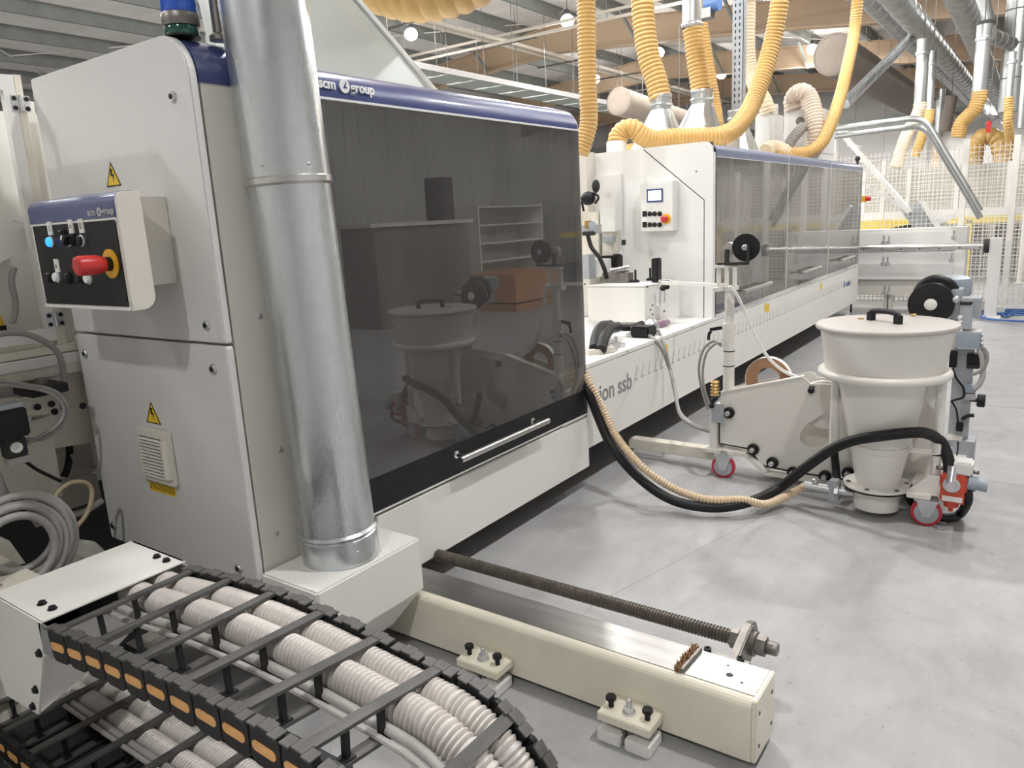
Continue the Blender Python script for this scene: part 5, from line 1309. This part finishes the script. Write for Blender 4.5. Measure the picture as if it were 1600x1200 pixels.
# ------------------------------------------------------------------ motor and pulley stand behind the hopper
YM = 4.42
ms = thing('motor_stand', 'grey aluminium motor stand with black pulley discs behind the hopper', 'motor', (-.4, YM, .1))
def mp(px, py, dy=0): return at(px, py, Y=YM + dy)
c = mp(1455, 475); rdm = .108
pl = MB().lathe(c, [(.001, 0), (rdm - .012, 0), (rdm, .006), (rdm, .018), (rdm - .02, .022), (.001, .022)], 44, (0, -1, 0)).build('pulley_disc', 'rubber', ms)
MB().lathe(c + Vector((0, .03, 0)), [(rdm * .97, -.012), (rdm * 1.0, -.006), (rdm * .97, 0)], 44, (0, -1, 0), caps=False).build('bright_rim', 'chrome', ms)
c2 = mp(1463, 462, .10)
MB().lathe(c2, [(.001, 0), (rdm, 0), (rdm + .004, .012), (rdm, .05), (rdm * .9, .06)], 44, (0, -1, 0)).build('pulley_disc', 'black', ms)
MB().lathe(c + Vector((0, -.022, 0)), [(.03, 0), (.03, .004), (.018, .005), (.018, .012), (.014, .014)], 22, (0, -1, 0)).build('pulley_hub', 'paper', pl)
m1 = mp(1493, 445, .25)
MB().lathe((m1.x - .02, m1.y, m1.z - .06), [(.0, 0)] and [(.085, 0), (.098, .01), (.098, .075), (.09, .095), (.06, .108), (.001, .112)], 30).build('motor_housing', 'bluegrey', ms, label='blue grey domed motor housing')
MB().bx(m1.x - .06, m1.x + .05, m1.y - .05, m1.y + .05, m1.z - .16, m1.z - .06).build('motor_neck', 'bluegrey', ms)
def mbx(name, mat, x0, y0, x1, y1, dy, th, bev=.003):
    a = mp(x0, y0, dy); b = mp(x1, y1, dy)
    return MB().bx(min(a.x, b.x), max(a.x, b.x), a.y, a.y + th, min(a.z, b.z), max(a.z, b.z)).build(name, mat, ms, bev=bev)
mbx('side_plate', 'alu', 1487, 452, 1500, 500, .03, .12)
mbx('post', 'alu', 1500, 476, 1517, 515, 0, .06)
mbx('post_cap', 'black', 1500, 473, 1518, 476.5, -.004, .07, 0)
mbx('gear_box', 'alu', 1516, 466, 1530, 497, .06, .12)
mbx('top_slide', 'zinc', 1501, 466, 1520, 472, .02, .1)
mbx('junction_box', 'bluegrey', 1494, 521, 1530, 545, -.06, .14)
mbx('box_lid', 'zinc', 1493, 518, 1533, 522, -.05, .13)
mbx('white_cover', 'hopper', 1478, 500, 1495, 546, .06, .08)
mbx('lower_post', 'alu', 1491, 545, 1511, 690, .03, .06)
mbx('dark_clamp', 'black', 1484, 549, 1494, 575, 0, .06)
mbx('breaker', 'black', 1511, 553, 1531, 569, 0, .07)
mbx('breaker_foot', 'dark', 1510, 569, 1530, 577, 0, .06)
mbx('gauge_block', 'bluegrey', 1508, 602, 1524, 615, -.02, .07)
mbx('valve_body', 'zinc', 1508, 615, 1524, 626, -.02, .06)
mbx('mount_plate', 'alu', 1485, 635, 1504, 700, .05, .03)
mbx('foot_block', 'hopper', 1480, 680, 1503, 690, 0, .1)
mbx('clamp_block', 'black', 1494, 661, 1504, 675, -.02, .04)
q = mp(1533, 626); MB().lathe(q, [(.03, -.018), (.034, -.014), (.034, .014), (.03, .018)], 20, (1, 0, 0)).cyl(q - Vector((.05, 0, 0)), q, .01, seg=8).build('pressure_gauge', 'black', ms)
MB().tube([mp(1503, 655, -.02), mp(1512, 650, -.02), mp(1522, 649, -.02)], .01, 8).build('clamp_lever', 'rubber', ms)
MB().ball(mp(1494, 468, -.01), .02).build('set_knob', 'zinc', ms)
for k in range(4): MB().ball(mp(1500, 496 + k * 7, -.01), .012).build('cap_bolt', 'bright', ms)
for k in range(3): MB().ball(mp(1534, 524 + k * 7, -.02), .009).build('connector', 'zinc', ms)
a = mp(1495, 700, .03); MB().bx(a.x - .02, a.x + .08, YM, YM + .12, .0, a.z + .05).build('stand_foot', 'alu', ms)
MB().bx(-.46, a.x + .05, YM - .1, YM + .1, .14, .17).build('base_bar', 'hopper', ms)
tag(MB().tube([mp(1533, 541, -.03), mp(1541, 550, -.03), mp(1542, 563, -.03), mp(1535, 578, -.03), mp(1520, 585, -.03)], .009, 8).build('motor_cable', 'cable'), 'grey cable looping right of the junction box on the motor stand', 'cable')
tag(MB().tube([mp(1530, 545, -.02), mp(1535, 560, -.02), mp(1536, 585, -.02), mp(1530, 600, -.02), mp(1522, 608, -.02)], .014, 9).build('motor_cable', 'palecable'), 'thick pale conduit down the right side of the motor stand', 'cable')
tag(MB().tube([mp(1488, 575, -.02), mp(1495, 592, -.03), mp(1505, 606, -.03), mp(1505, 620, -.03), mp(1488, 626, -.02)], .006, 7).build('motor_cable', 'rubber'), 'thin black cable bowed across the lower post of the motor stand', 'cable')
tag(MB().tube([mp(1486, 626, -.03), mp(1494, 640, -.03), mp(1497, 660, -.03)], .005, 7).build('motor_cable', 'rubber'), 'thin black cable ending at the clamp lever block', 'cable')
tag(MB().tube([mp(1497, 690, -.02), mp(1496, 705, -.02), mp(1493, 718, -.02), mp(1488, 719, -.02)], .004, 6).build('hook_wire', 'rubber'), 'thin black wire hook under the motor stand foot', 'wire')

# ================================================================== hoods and suction hoses on top of the machines
XH = -2.42
Pa, Pb = at(668, 125, X=XH), at(590, 20, X=XH); Pc, Pd = at(312, 62, X=XH), at(362, 8, X=XH)
def ext(a, b, z): t = (z - a.z) / (b.z - a.z); return a.y + (b.y - a.y) * t
yb0, yb1 = ext(Pa, Pb, 2.03), ext(Pa, Pb, 2.85)
ya0 = 1.72; ya1 = yb1 - .25
tf = thing('extraction_hood', 'tall pale galvanised extraction hood rising behind the flue pipe', 'hood', (-2.8, 2.3, 2.03))
lo = [Vector(p) for p in ((XH, ya0, 2.03), (XH, yb0, 2.03), (-2.72, yb0, 2.03), (-2.72, ya0 + .18, 2.03))]
hi = [Vector(p) for p in ((XH - .12, ya1, 2.85), (XH - .12, yb1, 2.85), (-2.7, yb1, 2.85), (-2.7, ya1 + .1, 2.85))]
MB().loft(lo, hi).build('hood_shell', 'galvpale', tf)
MB().bar(lo[1] + Vector((.006, .006, 0)), hi[1] + Vector((.006, .006, 0)), .018, .018).build('edge_bead', 'bright', tf)
MB().bx(XH - .06, XH + .012, ya0 - .01, yb0 + .02, 2.026, 2.05).build('base_flange', 'galvpale', tf)
MB().cyl((-2.62, (ya1 + yb1) / 2 + .05, 2.85), (-2.62, (ya1 + yb1) / 2 + .05, 3.6), .08, seg=28).build('neck', 'galvpale', tf)
def hose(label, pts, r, mat='yellowhose', pitch=.028, depth=.0, seg=18, name='suction_hose', sub=4):
    return tag(MB().corr([at(a[0], a[1], **({'Y': a[2]} if len(a) == 3 else a[3])) if len(a) != 3 or True else None for a in pts], r, pitch, depth or r * .11, seg, sub).build(name, mat), label, 'hose')
hose('big yellow ribbed hose hanging in a loop at the top of the photo', [(480, -190, 2.75), (535, -80, 2.75), (590, -34, 2.75), (662, -20, 2.8), (745, -48, 2.9), (805, -110, 3.0), (845, -220, 3.1)], .148, pitch=.062, depth=.012, seg=26)
hose('straight tall yellow hose between the two hoods', [(916, -60, 4.95), (916, 0, 4.95), (917, 80, 4.95), (919, 150, 4.95), (920, 190, 4.95), (914, 216, 4.93), (906, 240, 4.9)], .066, pitch=.026)
hose('yellow hose bending down to the first galvanised transition hood', [(1003, -60, 6.1), (1004, 0, 6.1), (1007, 45, 6.1), (1014, 90, 6.1), (1025, 125, 6.1), (1032, 155, 6.1)], .094, pitch=.034, seg=20)
hose('front one of the twin yellow hoses above the second galvanised hood', [(1082, 44, 6.9), (1086, 80, 6.9), (1091, 115, 6.9), (1096, 150, 6.9)], .088, pitch=.034)
hose('rear slimmer one of the twin yellow hoses', [(1096, 38, 7.6), (1103, 80, 7.6), (1110, 125, 7.6), (1117, 165, 7.6), (1121, 195, 7.5)], .062, pitch=.03)
hose('pale yellow hose right of the perforated post', [(1170, -60, 8.6), (1169, 0, 8.6), (1168, 70, 8.6), (1172, 110, 8.6), (1182, 138, 8.5), (1195, 160, 8.4), (1200, 178, 8.4)], .082, 'palehose', .034)
hose('thick yellow hose sweeping down and lying along the far hood top', [(1226, -60, 7.0), (1219, 0, 7.0), (1208, 60, 7.0), (1193, 115, 6.9), (1174, 165, 6.7), (1152, 198, 6.4), (1128, 212, 6.2), (1090, 215, 6.05), (1050, 216, 5.9), (1022, 219, 5.8), (1003, 212, 5.72), (990, 202, 5.68), (976, 203, 5.65), (966, 214, 5.62), (964, 224, 5.6)], .078, pitch=.03, seg=20)
hose('white looped hose on the white box unit', [(1240, 172, 9.0), (1238, 158, 9.0), (1244, 147, 8.95), (1254, 144, 8.9), (1264, 152, 8.9), (1271, 175, 8.85), (1275, 205, 8.8), (1272, 232, 8.8), (1262, 243, 8.8)], .095, 'loophose', .034)
hose('short grey hose leaning on the white box unit', [(1256, 197, 8.75), (1247, 206, 8.7), (1237, 219, 8.65), (1226, 236, 8.6)], .058, 'greyhose', .026)
hose('slim yellow hose sweeping from the upper right to the far hoods', [(1342, -30, 10.0), (1340, 0, 10.0), (1335, 50, 10.0), (1325, 100, 9.6), (1313, 150, 9.2), (1299, 192, 8.8), (1283, 224, 8.6), (1262, 238, 8.5), (1235, 240, 8.4), (1212, 240, 8.3)], .066, pitch=.032)
hose('pale hose end lying between the far hoods', [(1232, 242, 8.4), (1222, 234, 8.35), (1208, 230, 8.3), (1196, 236, 8.2)], .075, 'palehose', .03)
q = at(1336, -4, Y=10.0); tag(MB().lathe(q, [(.13, 0), (.13, .1), (.10, .12), (.1, .4)], 22).build('pipe_mouth', 'bluegrey'), 'grey pipe mouth at the top of the slim yellow hose', 'pipe')
def transition(label, px, pyn, pyb, xl, xr, Y, r):
    n = at(px, pyn, Y=Y); a = at(xl, pyb, Y=Y); b = at(xr, pyb, Y=Y); zb = 1.955
    r_ = thing('transition_hood', label, 'hood', (n.x, Y, zb))
    top = [n + Vector((r * math.cos(2 * PI * k / 16 + PI / 16), r * math.sin(2 * PI * k / 16 + PI / 16), -.06)) for k in range(16)]
    w0, w1 = a.x - .04, b.x + .04; d = .34; bot = []
    for k in range(16):
        ang = 2 * PI * k / 16 + PI / 16; cx_, sy_ = math.cos(ang), math.sin(ang); m_ = max(abs(cx_), abs(sy_))
        bot.append(Vector(((w0 + w1) / 2 + cx_ / m_ * (w1 - w0) / 2, Y + sy_ / m_ * d, zb)))
    MB().loft(top, bot).build('cone_sheet', 'galvbright', r_)
    MB().lathe(n, [(r, -.07), (r, .03)], 24, caps=False).lathe(n, [(r + .002, -.03), (r + .012, -.02), (r + .002, -.01)], 24, caps=False).build('neck', 'galv', r_)
    MB().lathe(n, [(r * 1.04, .03), (r * 1.06, .045), (r * 1.04, .06)], 24, caps=False).build('hose_clamp', 'zinc', r_)
transition('first galvanised transition hood on the far machine', 1033, 160, 210, 1004, 1058, 6.1, .085)
transition('second galvanised transition hood right of the first', 1097, 152, 212, 1052, 1122, 6.9, .098)
transition('third galvanised transition hood under the perforated post', 1152, 182, 214, 1128, 1178, 7.9, .09)
g = at(1081, 40, Y=6.9)
gp_ = thing('drop_duct', 'galvanised pipe above the twin yellow hoses', 'pipe', tuple(g))
MB().cyl(g, g + Vector((0, 0, 1.4)), .084, seg=24).build('duct_tube', 'galvbright', gp_)
MB().lathe(g, [(.086, -.02), (.095, -.01), (.095, .015), (.086, .025)], 24, caps=False).build('hose_clamp', 'zinc', gp_)
pp = at(1153, 178, Y=7.9); pt = at(1158, -10, Y=7.9)
pst = thing('perforated_post', 'grey perforated steel post standing among the hoses', 'post', tuple(pp))
MB().bx(pp.x - .055, pp.x + .055, 7.87, 7.875, pp.z, pt.z + .6).bx(pp.x + .05, pp.x + .055, 7.87, 7.96, pp.z, pt.z + .6).build('angle', 'alu', pst)
hs = MB()
zz = pp.z + .1
while zz < pt.z + .5:
    for dx in (-.025, .018): hs.bx(pp.x + dx - .006, pp.x + dx + .006, 7.868, 7.8695, zz, zz + .03)
    zz += .06
hs.build('slot', 'dark', pst, kind='stuff')
wsp = at(963, 232, Y=5.6); tag(MB().lathe((wsp.x, wsp.y, wsp.z - .05), [(.078, -.05), (.078, .10), (.07, .105)], 24).build('spigot', 'bright'), 'white spigot under the end of the thick yellow hose', 'pipe')
tag(MB().bar(at(950, 236, Y=6.3), at(1015, 224, Y=6.3), .06, .05).build('roof_batten', 'orange'), 'orange batten lying behind the white spigot', 'batten')
def wbox(label, x0, y0, x1, Y, dp, zb=1.955):
    a = at(x0, y0, Y=Y); b = at(x1, y0, Y=Y)
    r = thing('fan_box', label, 'box', ((a.x + b.x) / 2, Y, zb))
    MB().bx(a.x, b.x, Y, Y + dp, zb, a.z).build('casing', 'bright', r, bev=.006)
    MB().bx(b.x + .001, b.x + .006, Y + .05, Y + dp - .05, zb + .1, a.z - .06).build('side_cover', 'white', r); return r, a, b
f1, a, b = wbox('white fan box behind the thick yellow hose', 1180, 178, 1203, 8.35, .5)
MB().lathe(((a.x + b.x) / 2, 8.6, a.z), [(.085, 0), (.085, .05), (.09, .06), (.085, .07), (.085, .1)], 20).build('collar', 'bright', f1)
f2, a, b = wbox('white fan box with a round grey hole under the white looped hose', 1225, 174, 1282, 9.0, .7)
MB().lathe(at(1250, 189, Y=9.0), [(.045, -.001), (.045, .004)], 18, (0, -1, 0)).build('hole', 'inside', f2)
MB().lathe((at(1240, 172, Y=9.1).x, 9.1, a.z), [(.1, 0), (.1, .05), (.09, .06)], 20).build('collar', 'bright', f2)
bm_ = at(1108, 20, Y=12)
hm_ = thing('hoist_motor', 'blue hoist motor beside the galvanised pipe at the top', 'motor', tuple(bm_))
MB().cyl(bm_ + Vector((-.05, 0, .12)), bm_ + Vector((.16, 0, .12)), .12, seg=18).build('drum', simple('blue_paint', (.06, .12, .28), .4), hm_)
MB().bx(bm_.x - .2, bm_.x + .06, bm_.y - .1, bm_.y + .1, bm_.z - .08, bm_.z + .06).build('ribbed_block', 'steel', hm_)
MB().cyl(bm_ + Vector((0, 0, .2)), bm_ + Vector((0, 0, 3)), .02, seg=8).build('hanger', 'wire', hm_)

# ================================================================== fence, stair and machines in the background
FY = 11.65
def fence(label, x0, x1, y0, y1, posts, z0=.12, z1=2.14, step=.055, mat='fence'):
    """mesh fence from (x0,y0) to (x1,y1)"""
    p0, p1 = Vector((x0, y0, 0)), Vector((x1, y1, 0)); L = (p1 - p0).length; d = (p1 - p0) / L
    r = thing('mesh_fence', label, 'fence', tuple((p0 + p1) / 2))
    mb = MB(); n = int(L / step); r_ = .0035
    for i in range(n + 1):
        c = p0 + d * (L * i / n); mb.bar(c + Vector((0, 0, z0)), c + Vector((0, 0, z1)), r_ * 2, r_ * 2)
    z = z0
    while z <= z1 + .001:
        mb.bar(p0 + Vector((0, 0, z)), p1 + Vector((0, 0, z)), r_ * 2, r_ * 2); z += step if .35 < (z - z0) % .7 else step
    mb.build('wire_mesh', mat, r, kind='stuff')
    for x in posts:
        c = p0 + d * x; MB().bx(c.x - .035, c.x + .035, c.y - .03, c.y + .05, 0, z1 + .07).build('fence_post', mat, r)
        MB().bx(c.x - .08, c.x + .08, c.y - .06, c.y + .1, 0, .012).build('post_foot', mat, r)
xp = [at(1505, 300, Y=FY).x, at(1583, 300, Y=FY).x]
fence('near cream mesh fence with two posts at the right', -2.9, 2.2, FY, FY, [x + 2.9 for x in xp] + [.3, 4.4])
fence('second mesh fence standing further back', -3.6, 3.0, 15.5, 15.5, [1.0, 3.2, 4.9, 6.2], step=.06)
fence('short far mesh fence running away between the second fence and the cream line', -.35, -.35, 15.6, 17.1, [.7], step=.09)
# white guide post and chrome bar
wp_ = at(1558, 372, Y=11.0)
gpst = thing('bar_post', 'white square post carrying the chrome bar at the right', 'post', (wp_.x, 11.0, 0))
MB().bx(wp_.x - .07, wp_.x + .06, 10.95, 11.08, 0, wp_.z).build('post', 'bright', gpst, bev=.004)
MB().bx(wp_.x - .12, wp_.x + .1, 10.9, 11.13, 0, .02).build('foot_plate', 'bright', gpst)
b0, b1 = at(1338, 391, Y=11.0), at(1549, 384, Y=11.0)
cb = thing('chrome_bar', 'long chrome bar running level to the white post', 'bar', tuple((b0 + b1) / 2))
MB().cyl((b0.x - .6, 11.0, b1.z), (wp_.x - .1, 11.0, b1.z), .042, seg=20).build('bar', 'brushed', cb)
MB().cyl((wp_.x - .13, 11.0, b1.z), (wp_.x - .07, 11.0, b1.z), .085, seg=16).build('bearing', 'dark', cb)
hh = MB()
for i in range(7): hh.cyl((b0.x + .1 + i * .22, 10.957, b1.z - .015), (b0.x + .1 + i * .22, 10.962, b1.z - .015), .009, seg=8)
hh.build('bolt_hole', 'dark', cb, kind='stuff')
# white latched boxes behind
YB = 11.2
cbn = thing('latched_cabinet', 'low white machine cabinet with round latches behind the chrome bar', 'cabinet', (-1.9, YB, .1))
a0 = at(1344, 367, Y=YB); a1 = at(1494, 360, Y=YB); zmid = at(1400, 418, Y=YB).z; zlow = at(1400, 437, Y=YB).z; zb_ = at(1400, 462, Y=YB).z
MB().bx(a0.x - .8, a1.x, YB, YB + .4, zlow, a1.z).build('body', 'bright', cbn, bev=.006)
MB().bx(a0.x - .8, a1.x + .12, YB + .02, YB + .4, zlow, a1.z + .04).build('side_post', 'white', cbn)
MB().bx(a0.x - .8, a1.x, YB - .004, YB, at(1400, 393, Y=YB).z - .004, at(1400, 393, Y=YB).z + .004).build('seam', 'inside', cbn)
MB().bx(a0.x - .8, a1.x - .3, YB + .06, YB + .4, zb_, zlow).build('plinth', 'beige', cbn)
for x_ in (1382, 1388): MB().bx(at(x_, 470, Y=YB).x - .03, at(x_, 470, Y=YB).x + .03, YB + .1, YB + .2, 0, zb_).build('foot', 'beige', cbn)
for (px, py) in ((1381, 379), (1389, 379), (1380, 412), (1387, 412), (1490, 371), (1487, 406), (1382, 457), (1389, 457)):
    q = at(px, py, Y=YB); lo_ = MB().lathe(q, [(.03, 0), (.03, .01), (.018, .012)], 16, (0, -1, 0)).build('latch', 'zinc', cbn)
    MB().bx(q.x - .004, q.x + .004, YB - .012, YB - .002, q.z + .02, q.z + .09).build('latch_bar', 'steel', lo_)
tag(MB().bx(-2.9, -2.15, 10.6, 10.85, .0, .06).bx(-2.75, -2.06, 10.62, 10.8, .30, .40).bx(-2.7, -2.6, 10.65, 10.75, .06, .30).build('end_block', 'bright'), 'white end block past the far end of the machine bed', 'block')
# handrail of two bent tubes
YR = 10.9
for dz, dy, lab in ((0, 0, 'upper bent grey handrail tube before the mesh fence'), (-.085, .14, 'lower bent grey handrail tube before the mesh fence')):
    pts = [at(1205, 216, Y=YR), at(1300, 202, Y=YR), at(1400, 189, Y=YR), at(1428, 186, Y=YR), at(1444, 191, Y=YR), at(1458, 207, Y=YR), at(1480, 244, Y=YR), at(1505, 285, Y=YR), at(1531, 330, Y=YR)]
    e_ = pts[0] + Vector((0, dy, dz))
    tag(MB().tube([p + Vector((0, dy, dz)) for p in pts], .038, 12, 8).cyl((e_.x, e_.y, 0), e_, .038, seg=12).build('handrail', 'galvbright'), lab, 'handrail')
# stair behind the fence
YS = 12.2
stt = thing('steel_stair', 'pale steel stair slanting down behind the mesh fence', 'stair', (at(1400, 330, Y=YS).x, YS, 0))
MB().bar(at(1300, 190, Y=YS), at(1422, 332, Y=YS), .06, .16, (0, 1, 0)).build('stringer', 'bright', stt)
MB().bar(at(1345, 285, Y=YS + .5), at(1428, 335, Y=YS + .5), .05, .12, (0, 1, 0)).build('stringer', 'bright', stt)
MB().bar(at(1425, 322, Y=YS + .3), at(1460, 368, Y=YS + .3), .25, .5, (0, 1, 0)).build('side_sheet', 'alu', stt)
MB().bar(at(1441, 316, Y=YS), at(1472, 366, Y=YS), .05, .12, (0, 1, 0)).build('side_rail', 'bright', stt)
for k in range(6):
    q = at(1315, 205, Y=YS + .25).lerp(at(1425, 335, Y=YS + .25), k / 5.5); MB().bx(q.x - .05, q.x + .05, YS, YS + .5, q.z - .015, q.z + .01).build('tread', 'bright', stt)
MB().bx(at(1302, 200, Y=YS).x - .05, at(1302, 200, Y=YS).x + .05, YS - .02, YS + .1, 0, at(1302, 168, Y=YS).z).build('stair_post', 'bright', stt)
MB().bar(at(1425, 365, Y=YS + .4), at(1500, 332, Y=YS + .4), .05, .07).build('brace', 'bright', stt)
# cream production line seen through the mesh
YQ = 17.5
pl_ = thing('production_line', 'long cream production line glimpsed through the fence mesh', 'machine', (1, YQ, 0))
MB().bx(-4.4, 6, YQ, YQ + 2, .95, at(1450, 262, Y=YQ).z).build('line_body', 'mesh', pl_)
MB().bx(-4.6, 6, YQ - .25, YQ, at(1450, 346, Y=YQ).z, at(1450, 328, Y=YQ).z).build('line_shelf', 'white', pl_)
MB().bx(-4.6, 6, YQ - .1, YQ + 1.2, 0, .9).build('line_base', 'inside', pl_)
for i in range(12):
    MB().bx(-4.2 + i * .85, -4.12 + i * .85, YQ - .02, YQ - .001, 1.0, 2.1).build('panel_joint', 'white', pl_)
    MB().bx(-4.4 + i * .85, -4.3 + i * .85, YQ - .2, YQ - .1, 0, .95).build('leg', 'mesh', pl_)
yb = thing('yellow_conveyor', 'bright yellow conveyor beam behind the latched cabinet', 'conveyor', (-2.2, 14.6, .9))
MB().bx(-4.6, at(1432, 350, Y=14.6).x, 14.6, 14.9, at(1400, 360, Y=14.6).z, at(1400, 343, Y=14.6).z).build('beam', 'safety', yb)
MB().bx(-4.6, at(1400, 350, Y=14.6).x, 14.5, 14.6, at(1400, 366, Y=14.5).z, at(1400, 361, Y=14.5).z).build('lower_beam', 'safety', yb)
MB().bar(at(1385, 361, Y=14.45), at(1432, 352, Y=14.45), .1, .07).build('cable_carrier', 'black', yb)
MB().bx(-4.6, -4.5, 14.6, 14.9, 0, 1).bx(-2.5, -2.4, 14.7, 14.8, 0, .95).build('leg', 'inside', yb)
yg = thing('yellow_guard_rail', 'yellow guard rail running right behind the second fence', 'rail', (1, 16.2, 0))
a = at(1480, 345, Y=16.2); MB().bx(a.x, 6, 16.2, 16.3, a.z - .06, at(1540, 337, Y=16.2).z).build('rail', 'safety', yg)
for i in range(4): MB().bx(a.x + .3 + i * 1.6, a.x + .4 + i * 1.6, 16.2, 16.3, 0, a.z).build('rail_post', 'safety', yg)
q = at(1349, 311, Y=11.0)
sb = thing('stop_station', 'small yellow stop box with red button at the end of the farthest hood', 'control panel', tuple(q))
MB().bx(q.x - .10, q.x + .02, q.y, q.y + .1, q.z - .04, q.z + .04).build('box', 'yellow', sb)
MB().cyl((q.x + .02, q.y + .05, q.z), (q.x + .08, q.y + .05, q.z), .03, seg=14).build('stop_button', 'red', sb)
MB().bx(-2.4, -2.2, 11.05, 11.1, 0, q.z + .1).build('stand', 'white', sb)
q = at(1340, 248, Y=11.2); tag(MB().ball(q, .035).cyl(q - Vector((0, 0, .5)), q, .015, seg=8).cyl((q.x, q.y, 0), q - Vector((0, 0, .5)), .015, seg=8).build('marker_pin', 'dark'), 'small dark red knob on a rod above the farthest hood', 'knob')
# small cream drive unit on the floor by the fence
q = at(1540, 492, Z=0)
du = thing('drive_unit', 'small cream drive unit on the floor by the white post', 'motor', tuple(q))
MB().bx(q.x - .16, q.x + .02, q.y, q.y + .2, 0, .16).build('body', 'cream_old', du, bev=.01)
MB().bx(q.x + .03, q.x + .20, q.y + .05, q.y + .2, 0.0, .10).build('gear', 'bright', du, bev=.01)
MB().ball((q.x + .04, q.y, .13), .035).build('black_knob', 'black', du)
# blue hose coil on the floor
bh = MB(); ctr = at(1600, 497, Z=.01)
for k in range(4):
    pts = []
    for j in range(25):
        a = 2 * PI * j / 24 + k; pts.append(ctr + Vector((math.cos(a) * (.36 + .05 * k), math.sin(a) * (.30 + .09 * k), .012 * k + .004 * math.sin(3 * a))))
    bh.sweep(pts, .012, 7, caps=False)
bh.tube([at(1562, 487, Z=.02), at(1572, 495, Z=.02), at(1585, 487, Z=.03), at(1600, 485, Z=.02)], .012, 7)
tag(bh.build('air_hose', 'bluehose'), 'blue air hose coiled on the floor at the right edge', 'hose')

# ------------------------------------------------------------------ what the smoked windows mirror: shelving across the aisle
sh = thing('shelf_unit', 'white shelf unit across the aisle, mirrored in the large smoked window', 'shelf', (4.8, 12.0, 0))
for y in (11.0, 13.1): MB().bx(4.5, 5.1, y - .02, y + .02, 0, 1.8).build('side', 'white', sh)
for i in range(6): MB().bx(4.5, 5.1, 11.02, 13.08, .1 + i * .33, .13 + i * .33).build('shelf', 'white', sh)
MB().bx(5.08, 5.1, 11.02, 13.08, 0, 1.8).build('back', 'beige', sh)
bn = thing('work_bench', 'dark bench with a low cabinet across the aisle, mirrored in the large smoked window', 'bench', (4.4, 9.2, 0))
MB().bx(4.0, 4.8, 7.8, 10.2, 1.5, 1.56).build('bench_top', 'beige', bn)
MB().bx(4.05, 4.75, 7.9, 10.1, .0, 1.5).build('bench_body', 'inside', bn)
MB().bx(4.2, 4.6, 9.7, 9.95, 1.56, 2.25).build('dark_column', 'dark', bn)
pt_ = MB().bx(3.2, 4.4, 10.2, 11.6, .15, .62).bx(3.2, 4.4, 10.2, 11.6, 0, .12).build('board_stack', 'board'); tag(pt_, 'stack of brown boards across the aisle, mirrored in the smoked window', 'boards')
